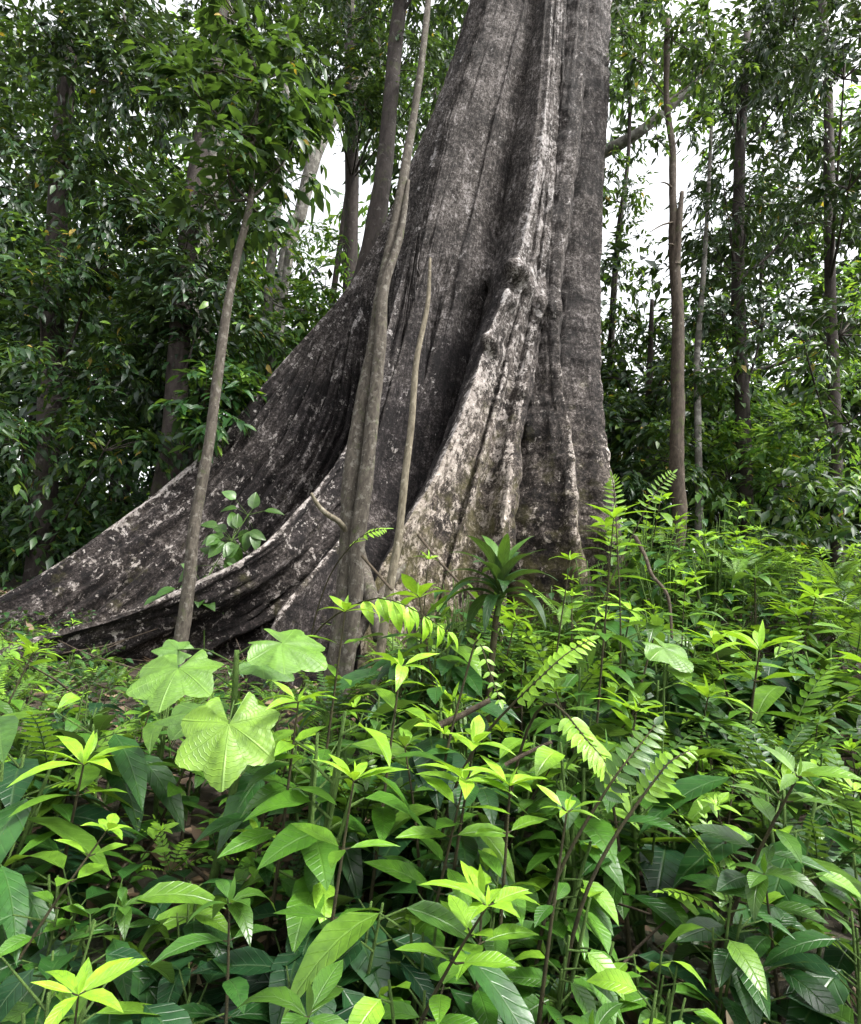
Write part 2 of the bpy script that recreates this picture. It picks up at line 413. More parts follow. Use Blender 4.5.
# axis curve: leans a little like the photo's trunk
axx = AX.x + 0.04 * (9 - zz) * 0; axy = AX.y + 0.0 * zz
CEN = np.stack([np.full(nz, AX.x), np.full(nz, AX.y + .15)], -1)
CR = [smooth(at(c, zz), 17) for _, c, *_ in RID]
nR = len(RID)
# valley radii between ridge k and k+1
VR = {0: (1.12, 1.20), 1: (1.15, 1.45), 2: (1.12, 1.35), 3: (.98, 1.0), 4: (1.15, 1.35), 5: (.95, 1.0), 6: (.72, .82), 7: (1.1, 1.25), 8: (1.15, 1.4), 9: (1.15, 1.4), 10: (1.15, 1.3)}
rows = []
cols_uv = None
def unit(v): return v / (np.linalg.norm(v, axis=-1, keepdims=True) + 1e-9)
VAL = []
for k in range(nR):
    a = CR[k] - CEN; b = CR[(k + 1) % nR] - CEN
    aa = np.arctan2(a[:, 1], a[:, 0]); bb = np.arctan2(b[:, 1], b[:, 0])
    df = (bb - aa + math.pi) % (2 * math.pi) - math.pi; mid = aa + df * .5
    rt, rb = VR[k]; rv = rt + (rb - rt) * np.exp(-zz / 2.0)
    la = np.linalg.norm(a, axis=1); lb = np.linalg.norm(b, axis=1)
    rv = np.minimum(rv, .93 * np.minimum(la, lb))
    vb = {4: .82, 5: .22, 6: 0.0}.get(k, 0)
    if k in (0, 1, 2): vb = {0: .75, 1: .9, 2: .9}[k] * (np.clip((zz - (3.6 if k else 5.5)) / 3.0, 0, 1) ** 1.0)[:, None]
    VAL.append((CEN + np.stack([np.cos(mid), np.sin(mid)], -1) * rv[:, None]) * (1 - vb) + vb * (CR[k] + CR[(k + 1) % nR]) * .5)
segP = []; tips = []
def bez_poly(ctrl, n):
    """ctrl: list of (nz,2) points; Catmull-Rom with n samples total, excludes the last"""
    m = len(ctrl) - 1; res = []
    # distribute samples evenly over segments by mean length
    L = [np.linalg.norm(ctrl[i + 1] - ctrl[i], axis=1).mean() + .05 for i in range(m)]
    cnt = [max(3, int(round(n * l / sum(L)))) for l in L]
    for i in range(m):
        p0 = ctrl[i - 1] if i else 2 * ctrl[0] - ctrl[1]
        p1 = ctrl[i]; p2 = ctrl[i + 1]; p3 = ctrl[i + 2] if i + 2 <= m else 2 * ctrl[m] - ctrl[m - 1]
        for k in range(cnt[i]):
            t = k / cnt[i]
            d12 = np.linalg.norm(p2 - p1, axis=1, keepdims=True)
            m1 = unit(p2 - p0) * d12 * .9; m2 = unit(p3 - p1) * d12 * .9
            h1 = 2 * t ** 3 - 3 * t ** 2 + 1; h2 = t ** 3 - 2 * t ** 2 + t; h3 = -2 * t ** 3 + 3 * t ** 2; h4 = t ** 3 - t ** 2
            res.append(h1 * p1 + h2 * m1 + h3 * p2 + h4 * m2)
    return res
PTS = []; SP = []; RIDX = []; TT = []      # points, flow coordinate, ridge id, closeness to crest
scoord = 0.0
for k in range(nR):
    nm, c, wt, n_in, n_out = RID[k]
    prevV, nextV = VAL[k - 1], VAL[k]
    tip = CR[k]; root = CEN + unit(tip - CEN) * 1.0
    mV = .5 * (prevV + nextV)
    dirv = unit(tip - (CEN * .45 + mV * .55)); perp = np.stack([-dirv[:, 1], dirv[:, 0]], -1)   # left of the fin direction
    Lf = np.maximum(np.linalg.norm(tip - mV, axis=1), .02)[:, None]
    fin = np.clip(Lf / .8, 0, 1)
    # ccw: we come from prev valley -> side with -perp, then tip, then +perp side -> next valley
    def side(sgn, frac, wb):
        return tip - dirv * Lf * frac + perp * sgn * np.minimum(wt * .9 + wb * frac ** 1.5 * np.minimum(Lf, 1.6), Lf * .9 + .02)
    wbase = [.28, .26, .3, .4, .5][k] if k < 5 else .55
    s1 = [side(-1, .55, wbase), side(-1, .22, wbase * .7)]
    s1e = tip - dirv * np.minimum(wt * .7, Lf * .3) - perp * np.minimum(wt * .75, Lf * .5)
    s2e = tip - dirv * np.minimum(wt * .7, Lf * .3) + perp * np.minimum(wt * .75, Lf * .5)
    s2 = [side(1, .22, wbase * .7), side(1, .55, wbase)]
    r1 = bez_poly([prevV, s1[0], s1[1], s1e, tip], n_in)
    r2 = bez_poly([tip, s2e, s2[0], s2[1], nextV], n_out)
    wz = (np.clip((zz - 3.8) / 3.2, 0, 1) ** 2 * (3 - 2 * np.clip((zz - 3.8) / 3.2, 0, 1)))[:, None]
    def arc(a, f):                       # smooth wall through the ridge lines where they fade into the trunk
        p0, p1, p2, p3 = CR[a - 1] if a else 2 * CR[0] - CR[1], CR[a], CR[a + 1], CR[a + 2] if a < 2 else CR[3] + (CR[3] - CR[2]) * .6
        return .5 * (2 * p1 + (p2 - p0) * f + (2 * p0 - 5 * p1 + 4 * p2 - p3) * f * f + (3 * p1 - p0 - 3 * p2 + p3) * f ** 3)
    if k in (1, 2, 3): r1 = [q * (1 - wz) + wz * arc(k - 1, .5 + .5 * j / len(r1)) for j, q in enumerate(r1)]
    if k in (0, 1, 2): r2 = [q * (1 - wz) + wz * arc(k, .5 * j / len(r2)) for j, q in enumerate(r2)]
    for j, q in enumerate(r1):
        PTS.append(q); TT.append(j / len(r1)); RIDX.append(k + 0.0); SP.append(scoord + j / 60)
    scoord += len(r1) / 60
    for j, q in enumerate(r2):
        PTS.append(q); TT.append(1 - j / len(r2)); RIDX.append(k + .5); SP.append(scoord + j / 60)
    scoord += len(r2) / 60
G3 = np.zeros((nz, len(PTS), 3))
for j, q in enumerate(PTS): G3[:, j, :2] = q
G3[:, :, 2] = zz[:, None]
TT = np.array(TT)[None]; RIDX = np.array(RIDX)[None]; SP = np.array(SP)[None]
# normals
du = np.roll(G3, -1, 1) - np.roll(G3, 1, 1); dz = np.gradient(G3, axis=0)
nrm = unit(np.cross(du, dz)); 
S2 = np.broadcast_to(SP, G3.shape[:2]); ZZ = np.broadcast_to(zz[:, None], G3.shape[:2])
xx, yy, zq = G3[..., 0], G3[..., 1], G3[..., 2]
thin = np.clip((1 - TT) * 6, .25, 1)
striA = fbm(S2 * 9, ZZ * .35, 2.0, 5)
ridg = 1 - np.abs(fbm(S2 * 5.0 + 9, ZZ * .28, 4.0, 3)) * 2.4
low = fbm(xx * .8, yy * .8, zq * .45, 3)
fine = fbm(xx * 5, yy * 5, zq * 4, 4)
is_left = (RIDX < 1.6)
amp = np.where(is_left, 1.25, .55)
gro = np.clip(1 - np.abs(fbm(S2 * 6.5 + 31 + .25 * vn(xx * 2, yy * 2, zq * 2), ZZ * .22, 11.0, 2)) * 3.2, 0, 1) ** 1.5
crack = np.clip(1 - np.abs(fbm(S2 * 15 + 3, ZZ * .5, 21.0, 2)) * 4, 0, 1) ** 2
hi = 1 - .75 * np.clip((zq - 4.0) / 3.0, 0, 1)
disp = thin * (hi * (.085 * amp * striA + .045 * amp * ridg) + .09 * low - np.where(is_left, .15, np.where(RIDX < 5.2, .008, .03)) * gro * hi - np.where(is_left, .06, .008) * crack * hi) + .04 * fine * thin
# horizontal wrinkles on the right-hand ribs
wr = fbm(S2 * 1.0, ZZ * 7.5, 7.0, 3); disp = disp + np.where((RIDX > 4.6) & (RIDX < 7.6), .028, .006) * wr
# knob + folded lip on the centre buttress
def bump_at(px_, py_, Y_, rad, h):
    c = P(px_, py_, Y_); d2 = ((xx - c.x) ** 2 + (yy - c.y) ** 2 + (zq - c.z) ** 2) / rad ** 2
    return h * np.exp(-d2)
for args in [(543, 290, 8.0, .26, .08), (548, 305, 8.0, .16, .10), (505, 350, 7.6, .2, .05), (520, 375, 7.6, .2, .04),
             (465, 280, 8.6, .45, .20), (480, 295, 8.5, .25, .12), (512, 300, 7.75, .14, .07)]:
    disp = disp + bump_at(*args)
def fold_along(pts, rad, h, up=True):
    W = [np.array(P(*p)) for p in pts]; q = np.stack([xx, yy, zq], -1); best = np.full(xx.shape, 9.0)
    for a, b_ in zip(W[:-1], W[1:]):
        ab = b_ - a; t_ = np.clip(((q - a) @ ab) / (ab @ ab), 0, 1); best = np.minimum(best, np.linalg.norm(q - a - t_[..., None] * ab, axis=-1))
    return h * np.exp(-(best / rad) ** 2)
disp = disp + fold_along([(512, 268, 7.8), (526, 280, 7.87), (540, 292, 7.95), (553, 300, 8.0)], .12, .13)
disp = disp - fold_along([(512, 284, 7.75), (524, 296, 7.8), (536, 308, 7.9), (552, 316, 8.0)], .08, .15)
disp = disp + fold_along([(486, 338, 7.5), (505, 352, 7.6), (522, 372, 7.7), (533, 392, 7.75)], .10, .07)
disp = disp - fold_along([(486, 351, 7.5), (503, 366, 7.6), (518, 386, 7.7), (528, 404, 7.75)], .06, .06)
disp = disp + fold_along([(470, 270, 8.5), (500, 280, 8.3)], .16, .14) - fold_along([(470, 288, 8.5), (500, 298, 8.3)], .12, .12)
G3 = G3 + nrm * disp[..., None]
tint = np.zeros((*G3.shape[:2], 4)); tint[..., 3] = 1
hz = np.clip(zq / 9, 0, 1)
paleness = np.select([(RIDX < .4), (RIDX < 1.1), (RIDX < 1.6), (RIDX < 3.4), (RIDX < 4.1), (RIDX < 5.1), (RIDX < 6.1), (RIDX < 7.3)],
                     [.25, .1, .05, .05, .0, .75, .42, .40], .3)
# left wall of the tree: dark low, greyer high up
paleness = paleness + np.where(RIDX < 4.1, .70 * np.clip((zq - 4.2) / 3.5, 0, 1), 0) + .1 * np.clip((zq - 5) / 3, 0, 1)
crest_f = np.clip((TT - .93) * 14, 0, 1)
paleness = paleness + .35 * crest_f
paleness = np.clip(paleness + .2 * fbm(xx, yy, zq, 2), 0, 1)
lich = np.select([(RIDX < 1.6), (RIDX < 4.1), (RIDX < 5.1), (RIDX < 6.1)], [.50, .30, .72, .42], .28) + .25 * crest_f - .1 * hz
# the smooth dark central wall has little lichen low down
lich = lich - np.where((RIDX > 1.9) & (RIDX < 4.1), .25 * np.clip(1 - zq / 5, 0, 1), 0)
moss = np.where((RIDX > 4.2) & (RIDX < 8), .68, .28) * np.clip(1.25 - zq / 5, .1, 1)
for pts_, rad_ in (([(338, 541, 6.5), (306, 578, 5.9), (280, 610, 5.65), (262, 645, 5.5)], .06), ([(324, 475, 7.0), (287, 516, 6.6), (265, 541, 6.35), (233, 563, 6.2), (186, 585, 6.0), (149, 604, 5.85)], .06), ([(221, 440, 8.55), (200, 456, 8.4), (164, 487, 8.2), (110, 528, 7.95)], .10), ([(513, 440, 7.45), (510, 480, 7.25), (505, 520, 7.1)], .07), ([(573, 440, 7.7), (578, 486, 7.5), (577, 535, 7.35)], .08), ([(608, 440, 8.5), (614, 484, 8.3)], .12),
                   ([(545, 115, 8.1), (538, 170, 8.0), (526, 235, 7.85)], .10), ([(478, 375, 7.4), (455, 430, 7.15), (420, 500, 6.75)], .16)):
    fv = fold_along(pts_, rad_, 1.0); lich = lich + .5 * fv; paleness = paleness + .55 * fv
paleness = np.clip(paleness, 0, 1)
tint[..., 0] = paleness; tint[..., 1] = np.clip(lich, 0, 1); tint[..., 2] = np.clip(moss, 0, 1)
nc = G3.shape[1]
Gc = np.concatenate([G3, G3[:, :1]], 1); Tc = np.concatenate([tint, tint[:, :1]], 1)
Sc = np.concatenate([np.broadcast_to(SP, (nz, nc)), np.full((nz, 1), scoord)], 1); Zc = np.broadcast_to(zz[:, None], (nz, nc + 1))
uv = np.stack([Sc, Zc * .6], -1).reshape(-1, 2)
idx = np.arange(nz * (nc + 1)).reshape(nz, nc + 1)
Q = np.stack([idx[:-1, :-1], idx[:-1, 1:], idx[1:, 1:], idx[1:, :-1]], -1).reshape(-1, 4)
gbase = Vector((AX.x, AX.y, G(AX.x, AX.y)))
giant = empty('buttressed_tree', gbase, 'huge grey rainforest tree with wide flaring buttress roots, mottled with white lichen', 'tree')
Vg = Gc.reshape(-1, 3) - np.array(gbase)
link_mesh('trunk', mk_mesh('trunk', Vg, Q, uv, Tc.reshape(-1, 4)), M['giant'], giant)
# surface roots running out of the base, right of the twin sapling
def root(pts, rad, label=None):
    t = Tube(); t.add([P(*p) for p in pts], rad, 12, .15, random.random() * 9, 6)
    o = t.build('surface_root', M['sapling'], giant, gbase)
    if label: o['label'] = label
root([(352, 540, 6.9), (364, 575, 6.4), (372, 600, 6.1), (380, 640, 5.9)], [.10, .085, .07, .06], 'pale root dropping beside the twin sapling')
root([(420, 545, 7.0), (395, 575, 6.6), (372, 610, 6.2), (350, 650, 5.9)], [.07, .06, .055, .05])

# ------------------------------------------------------------------ saplings and poles in front
def pole(name, label, cat, paths, mat, rough=.2, group=None, partname='stem', seg=14):
    b = Vector(P(*paths[0][0][0])); b.z = G(b.x, b.y)
    e = empty(name, b, label, cat, group)
    for pi_, (pts, rads) in enumerate(paths):
        W = [P(*p) for p in pts]
        # run the foot into the soil
        if pi_ == 0 or pts[0][1] > 600:
            foot = W[0].copy()
            if foot.z > G(foot.x, foot.y):
                W = [W[0]] + [q + Vector((random.gauss(0, .018), 0, 0)) for q in W[1:]]; W.insert(0, Vector((foot.x - .02, foot.y, G(foot.x, foot.y) - .08))); rads = [rads[0] * 1.15] + list(rads)
        t = Tube(); t.add(W, rads, seg, rough, random.random() * 9, 8)
        t.build(partname, mat, e, b)
    return e

twin = pole('twin_sapling', 'tall twin-stemmed pale sapling leaning right across the dark buttress wall', 'sapling',
    [([(338, 660, 5.2), (345, 600, 5.25), (350, 540, 5.3), (353, 480, 5.35), (362, 410, 5.45), (372, 345, 5.55), (382, 285, 5.6), (394, 225, 5.7), (405, 165, 5.8), (414, 110, 5.9), (424, 40, 6.0), (436, -60, 6.2)],
      [.086, .083, .080, .076, .071, .066, .062, .056, .048, .040, .035, .03]),
     ([(347, 660, 5.12), (353, 600, 5.17), (357, 540, 5.2), (363, 480, 5.25), (371, 410, 5.35), (381, 345, 5.43), (388, 290, 5.5), (397, 235, 5.62), (405, 180, 5.74)],
      [.062, .062, .064, .062, .06, .055, .048, .036, .016])], M['sapling'])
t = Tube(); t.add([P(346, 530, 5.25), P(338, 521, 5.15), P(327, 514, 5.05), P(318, 505, 5.0), P(311, 493, 4.95)], [.024, .022, .02, .017, .012], 8, .2, 2, 5)
t.build('dead_branch', M['stick'], twin, twin.location)
pole('thin_pole_sapling', 'thin bare pale pole broken off at the top, in front of the dark trunk', 'sapling',
    [([(388, 600, 4.9), (397, 540, 4.95), (404, 480, 5.0), (411, 420, 5.05), (418, 360, 5.1), (424, 305, 5.15), (429, 258, 5.2)],
      [.036, .033, .030, .027, .024, .020, .011])], M['stick'], .2)
left = pole('leafy_sapling', 'slender brown sapling with a leafy crown, leftmost stem before the big buttress', 'sapling',
    [([(181, 640, 5.6), (186, 590, 5.6), (197, 520, 5.62), (206, 450, 5.65), (216, 385, 5.7), (226, 315, 5.75), (237, 255, 5.8), (248, 200, 5.9), (254, 140, 6.0), (262, 80, 6.1)],
      [.066, .060, .052, .048, .045, .042, .038, .034, .028, .018])], M['sapling'], .26, partname='trunk')
r6 = pole('slim_tree', 'slim straight brown tree with a broken second top, standing right of the giant trunk', 'tree',
    [([(679, 530, 8.6), (678, 470, 8.6), (677, 400, 8.6), (677, 320, 8.6), (676, 250, 8.65), (673, 200, 8.7), (671, 150, 8.8), (669, 100, 8.9), (668, 20, 9.0)],
      [.10, .095, .09, .085, .08, .055, .05, .045, .04]),
     ([(677, 265, 8.6), (679, 225, 8.6), (682, 192, 8.65)], [.055, .045, .03])], M['darkpole'], .3, partname='trunk')
for p, q in (((676, 222, 8.66), (650, 232, 8.4)), ((674, 190, 8.7), (660, 182, 8.6)), ((677, 250, 8.65), (668, 244, 8.5)), ((678, 236, 8.6), (690, 222, 8.5))):
    t = Tube(); t.add([P(*p), (P(*p) + P(*q)) * .5 + Vector((0, 0, .04)), P(*q)], [.02, .014, .006], 6, .1, 0, 3)
    t.build('dead_twig', M['twig'], r6, r6.location)

# ------------------------------------------------------------------ crowns
def clump_leaves(LV, c, r, n, size, flat=.7, young=.12, sub=None, asp=.45):
    c = np.array(c); nsub = sub or max(5, int(9 * r))
    u = RNG.normal(size=(nsub, 3)); u /= np.linalg.norm(u, axis=1, keepdims=True)
    cs = c + u * (r * RNG.random((nsub, 1)) ** .45) * np.array([1, 1, flat])
    k = RNG.integers(0, nsub, n)
    sr = r * .34
    nsp = 5                                             # leafy twigs per sub-clump, leaves set alternately along them
    D = RNG.normal(size=(nsub, nsp, 3)); D[..., 2] = D[..., 2] * .45 - .1; D += (cs - c)[:, None, :] / r * .8
    D /= np.linalg.norm(D, axis=2, keepdims=True)
    q = RNG.integers(0, nsp, n); d = D[k, q]
    tt = RNG.integers(0, 9, n) / 8.0
    side = np.cross(d, np.array([0, 0, 1.0])); side /= (np.linalg.norm(side, axis=1, keepdims=True) + 1e-6)
    sg = np.where(RNG.random(n) < .5, -1.0, 1.0)[:, None]
    pos = cs[k] + d * (tt * sr * 2.3)[:, None] + RNG.normal(size=(n, 3)) * sr * .12; pos[:, 2] -= (tt ** 2) * sr * .7
    ax = side * sg * (1 - .5 * tt)[:, None] + d * .75 + RNG.normal(size=(n, 3)) * .22; ax[:, 2] -= .3
    nr = RNG.normal(size=(n, 3)) * .35; nr[:, 2] += 1.0; nr[:, 1] -= .25
    L = size * (.6 + .8 * RNG.random(n))
    A = np.column_stack([pos, ax, nr, L, L * asp * (.8 + .4 * RNG.random(n)), .3 + .6 * RNG.random(n), RNG.random(n), np.where(RNG.random(n) < young, RNG.random(n), 0)])
    LV.addmany(A)
    return cs

def crown_on(root_e, clumps, mat, size0, dens0, branch_from=None, brmat=None, young=.1, asp=.45, prof='ovate', nt=3):
    size = size0 * .92; dens = dens0 * 1.6
    LV = Leaves(); o = np.array(root_e.location)
    for (x, y, Y_, r) in clumps:
        c = P(x, y, Y_)
        cs = clump_leaves(LV, c, r, int(dens * r ** 2.2), size, young=young, asp=asp)
        if branch_from is not None:
            T = Tube()
            # nearest lower trunk point
            best = min(branch_from, key=lambda p: (p - c).length + max(0, p.z - c.z) * 2)
            mid = (best + c) * .5 + Vector((0, 0, -.1 * r)); 
            T.add([best, mid, c], [.035 * max(r, .5), .022 * max(r, .5), .010], 6, .1, 0, 4)
            for s in cs[:10]:
                s = Vector(s); T.add([mid * .15 + c * .85, (c + s) * .5 + Vector((0, 0, -.03)), s], [.014 * max(r, .5), .008, .003], 5)
            T.build('limb', brmat, root_e, o)
    LV.build('crown', mat, root_e, origin=o, nt=nt, prof=prof)

tp = [P(254, 140, 6.0), P(248, 200, 5.9), P(262, 80, 6.1)]
crown_on(left, [(250, 125, 5.9, .50), (215, 112, 5.8, .50), (284, 108, 6.0, .42), (225, 165, 5.6, .46), (282, 165, 6.0, .42), (210, 195, 5.8, .32), (262, 85, 6.1, .5), (222, 70, 6, .45), (295, 60, 6.2, .45), (262, 215, 5.9, .25), (240, 20, 6.2, .6)],
         M['bgmid'], .20, 620, tp, M['sapling'], young=.03)
crown_on(r6, [(690, 118, 8.9, .45), (655, 135, 8.8, .35), (672, 40, 9, .7), (640, 60, 9, .5), (715, 60, 9, .6)], M['bgmid'], .15, 520, [P(671, 150, 8.8), P(669, 100, 8.9), P(668, 20, 9.0)], M['sapling'])

def bgtree(name, label, cat, trunk, rad, clumps, mat, bark, size=.17, dens=420, young=.08, rough=.12, asp=.42):
    W = [P(*p) for p in trunk]; b = W[0].copy(); b.z = G(b.x, b.y)
    if W[0].z > b.z: W.insert(0, Vector((W[0].x, W[0].y, b.z - .2))); rad = [rad[0] * 1.1] + list(rad)
    e = empty(name, b, label, cat)
    t = Tube(); t.add(W, rad, 12, rough, random.random() * 9, 6); t.build('trunk', M[bark], e, b)
    if clumps: crown_on(e, clumps, M[mat], size, dens, W[1:], M[bark], young, asp)
    return e

bgtree('understory_tree', 'dark-stemmed leafy tree at left, its trunk passing behind the big buttress', 'tree',
       [(168, 470, 10), (176, 400, 10), (182, 300, 10.1), (196, 180, 10.2), (214, 70, 10.4), (224, -40, 10.6)], [.2, .18, .17, .16, .15, .13],
       [(185, 250, 10, 1.0), (200, 320, 9.8, .9), (215, 280, 9.6, .8), (170, 340, 10.3, 1.2), (160, 200, 10.4, 1.2), (150, 90, 10.8, 1.4), (230, 210, 9.8, .7), (120, 20, 10.8, 1.4)], 'bgdeep', 'darkbark', .2, 560)
bgtree('broadleaf_shrub', 'glossy broad-leaved shrub rising behind the crest of the left buttress', 'shrub',
       [(196, 500, 9.0), (203, 430, 9.0), (210, 380, 9.0)], [.05, .04, .03],
       [(205, 395, 8.7, .42), (235, 405, 8.6, .38), (190, 415, 8.8, .35), (222, 425, 8.4, .32), (245, 380, 8.9, .32), (215, 365, 9.0, .35), (255, 392, 8.9, .22)], 'mid', 'stem', .24, 900, .12)
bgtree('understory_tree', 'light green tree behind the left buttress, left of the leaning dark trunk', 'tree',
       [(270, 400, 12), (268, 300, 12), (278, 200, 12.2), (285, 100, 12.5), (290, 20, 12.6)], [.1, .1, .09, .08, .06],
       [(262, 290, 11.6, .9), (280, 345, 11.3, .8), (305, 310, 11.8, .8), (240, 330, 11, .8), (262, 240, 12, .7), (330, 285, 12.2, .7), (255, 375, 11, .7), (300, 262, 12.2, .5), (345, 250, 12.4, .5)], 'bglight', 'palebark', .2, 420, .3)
bgtree('hanging_branch_tree', 'dark tree whose leafy branches hang over the leaning trunk, top left of the giant', 'tree',
       [(355, 420, 15), (350, 300, 15), (352, 180, 15), (350, 60, 15), (348, -60, 15)], [.2, .2, .18, .16, .14],
       [(340, 110, 13.5, .9), (365, 100, 13, .8), (330, 75, 13.5, 1.0), (400, 60, 13.5, 1.3), (300, 40, 14, 1.3), (425, 85, 12.5, .6), (370, 10, 14, 1.6)], 'bgmid', 'darkbark', .18, 560, .04)
bgtree('leaning_tree', 'dark bare trunk curving up behind the left edge of the giant tree', 'tree',
       [(352, 330, 12), (366, 270, 12), (379, 205, 12), (386, 150, 12.1), (391, 95, 12.2), (398, 20, 12.4), (410, -70, 12.6)], [.24, .22, .19, .17, .165, .16, .15], [(430, -40, 12.2, 1.3), (390, -60, 12.4, 1.3)], 'bgdeep', 'darkbark', .18, 400)
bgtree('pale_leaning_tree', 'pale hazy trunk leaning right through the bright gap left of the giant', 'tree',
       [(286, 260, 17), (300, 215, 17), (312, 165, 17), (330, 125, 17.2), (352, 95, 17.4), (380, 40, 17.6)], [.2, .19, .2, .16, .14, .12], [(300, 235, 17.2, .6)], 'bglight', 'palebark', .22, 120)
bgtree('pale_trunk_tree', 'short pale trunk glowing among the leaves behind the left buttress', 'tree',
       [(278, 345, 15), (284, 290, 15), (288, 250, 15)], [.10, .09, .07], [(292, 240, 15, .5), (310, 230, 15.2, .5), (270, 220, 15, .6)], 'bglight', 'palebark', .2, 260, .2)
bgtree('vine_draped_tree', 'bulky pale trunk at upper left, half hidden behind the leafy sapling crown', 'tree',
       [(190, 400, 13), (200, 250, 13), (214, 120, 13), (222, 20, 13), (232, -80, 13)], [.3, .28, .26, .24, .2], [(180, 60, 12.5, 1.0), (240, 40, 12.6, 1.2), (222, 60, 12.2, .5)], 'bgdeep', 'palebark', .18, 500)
bgtree('understory_tree', 'fine-leaved tree hanging over the white sky gap right of the giant trunk', 'tree',
       [(612, 470, 14), (611, 350, 14), (618, 240, 14), (628, 160, 14.2), (630, 90, 14.3)], [.09, .08, .07, .05, .04],
       [(622, 200, 13.4, .7), (636, 190, 13.6, .5), (618, 250, 13.2, .7), (612, 300, 13, .7), (640, 235, 13.8, .45), (616, 160, 14, .5), (630, 90, 14, .8), (622, 330, 13, .6), (645, 275, 13.5, .4)], 'bgmid', 'darkbark', .17, 420, .12)
bgtree('bough_tree', 'pale tree whose thick bough crosses the top of the gap right of the giant', 'tree',
       [(570, 420, 16), (572, 250, 16), (582, 175, 16), (600, 155, 15.8), (622, 143, 15.4), (645, 128, 15), (690, 90, 14.6)], [.24, .22, .2, .18, .16, .13, .08],
       [(705, 60, 14.5, 1.3), (625, 30, 15, 1.5), (660, 95, 15, .6)], 'bgmid', 'palebark', .18, 380)
bgtree('understory_tree', 'dark feathery tree to the right of the slim straight tree, high up', 'tree',
       [(745, 520, 11), (742, 400, 11), (738, 280, 11), (740, 150, 11.1), (748, 30, 11.3)], [.14, .13, .12, .1, .08],
       [(720, 160, 10.5, .6), (725, 210, 10.4, .55), (735, 270, 10.4, .7), (705, 230, 10.8, .3), (722, 310, 10.6, .6), (750, 200, 10.6, .9), (765, 320, 10.8, 1.0), (780, 100, 11, 1.2), (730, 110, 11, .6), (735, 50, 11, 1.1), (800, 220, 11, 1.2)], 'bgdeep', 'darkbark', .17, 640, .03, asp=.26)
bgtree('lichened_tree', 'thin mottled trunk standing just right of the slim straight tree', 'tree',
       [(699, 520, 10.5), (698, 430, 10.5), (697, 360, 10.5), (703, 280, 10.6), (708, 200, 10.7), (712, 110, 10.9)], [.065, .06, .055, .045, .035, .03],
       [(703, 330, 10.6, .5), (715, 370, 10.2, .55), (690, 290, 10.8, .35)], 'bgmid', 'palebark', .17, 480)
bgtree('understory_tree', 'bushy mid green tree below the sky gap right of the giant', 'tree',
       [(645, 520, 12), (648, 430, 12), (650, 360, 12), (652, 300, 12)], [.09, .08, .06, .04],
       [(650, 345, 12, .6), (625, 375, 11.5, .7), (660, 380, 11.5, .7), (640, 420, 11, .8), (615, 430, 11.3, .7), (690, 400, 11.4, .7), (632, 470, 10.4, .7), (665, 455, 10.6, .8), (665, 325, 12.4, .5)], 'bgmid', 'darkbark', .2, 520, .15)
bgtree('understory_tree', 'bright leafy tree low on the right behind the slim trunk', 'tree',
       [(725, 540, 12.5), (722, 450, 12.5), (718, 380, 12.5)], [.09, .08, .05],
       [(715, 385, 12, .8), (735, 420, 11.6, .9), (700, 450, 11, .7), (760, 400, 12, 1.2), (730, 470, 10.6, .8), (775, 480, 10.6, 1.1), (820, 430, 11, 1.4), (850, 330, 12, 1.6)], 'bglight', 'darkbark', .22, 380, .25)
# beyond the photo's left and right edges
bgtree('understory_tree', 'tall leafy tree standing farthest left, beyond the buttress tip', 'tree',
       [(40, 560, 11), (50, 400, 11), (58, 200, 11.2), (70, 40, 11.5)], [.22, .2, .18, .15],
       [(40, 300, 10.5, 1.5), (100, 260, 10.6, 1.1), (100, 380, 10, 1.1), (20, 430, 9.6, 1.3), (60, 160, 11, 1.6), (50, 40, 11, 1.6), (110, 440, 9.4, .7)], 'bgmid', 'darkbark', .21, 420)
bgtree('understory_tree', 'dark-stemmed tree standing farthest right, past the feathery tree', 'tree',
       [(838, 620, 11), (836, 450, 11), (830, 280, 11.1), (828, 100, 11.3), (820, -30, 11.5)], [.12, .11, .1, .09, .07],
       [(850, 180, 9.4, 1.0), (800, 330, 9.8, .9), (845, 60, 9.6, 1.2), (790, 20, 10, 1.0), (850, 420, 9, .8)], 'bgdeep', 'darkbark', .19, 420)

# far-off wood, one mass seen between the trunks
gaps = [(318, 185, 50, 75), (640, 215, 50, 120), (655, 330, 30, 45), (322, 190, 44, 62), (304, 150, 16, 46), (338, 225, 26, 22), (635, 205, 40, 105), (648, 318, 26, 40), (690, 150, 22, 60), (655, 260, 30, 50), (300, 100, 12, 20), (100, 130, 26, 40), (790, 150, 22, 50), (350, 165, 18, 40)]
def ingap(x, y, s=1.0):
    return any(((x - a) / (b_ * s)) ** 2 + ((y - c) / (d * s)) ** 2 < 1 for a, c, b_, d in gaps)
def farwood(name, label, mat, n, y0, y1, Ylo, Yhi, r, size, lv_n):
    LV = Leaves(); T = Tube(); k = 0
    while k < n:
        x, y = random.uniform(-120, 980), random.uniform(y0, y1)
        if ingap(x, y, 1.3 if y0 < 0 else 1.12) and random.random() < .985: continue
        Y_ = random.uniform(Ylo, Yhi); c = P(x, y, Y_)
        clump_leaves(LV, c, r * random.uniform(.7, 1.3), lv_n, size, young=.12, sub=7); k += 1
        if k % 30 == 0:
            b = Vector((c.x + random.uniform(-.5, .5), c.y, G(c.x, c.y) - .2)); T.add([b, (b + c) * .5 + Vector((random.uniform(-.3, .3), 0, 0)), c], [.14, .11, .05], 6, .1, 0, 3)
    o = LV.build(name, mat, None, nt=2); tag(o, label, 'woods', kind='stuff')
    o2 = T.build(name + '_trunks', M['darkbark'], o); 
    return o
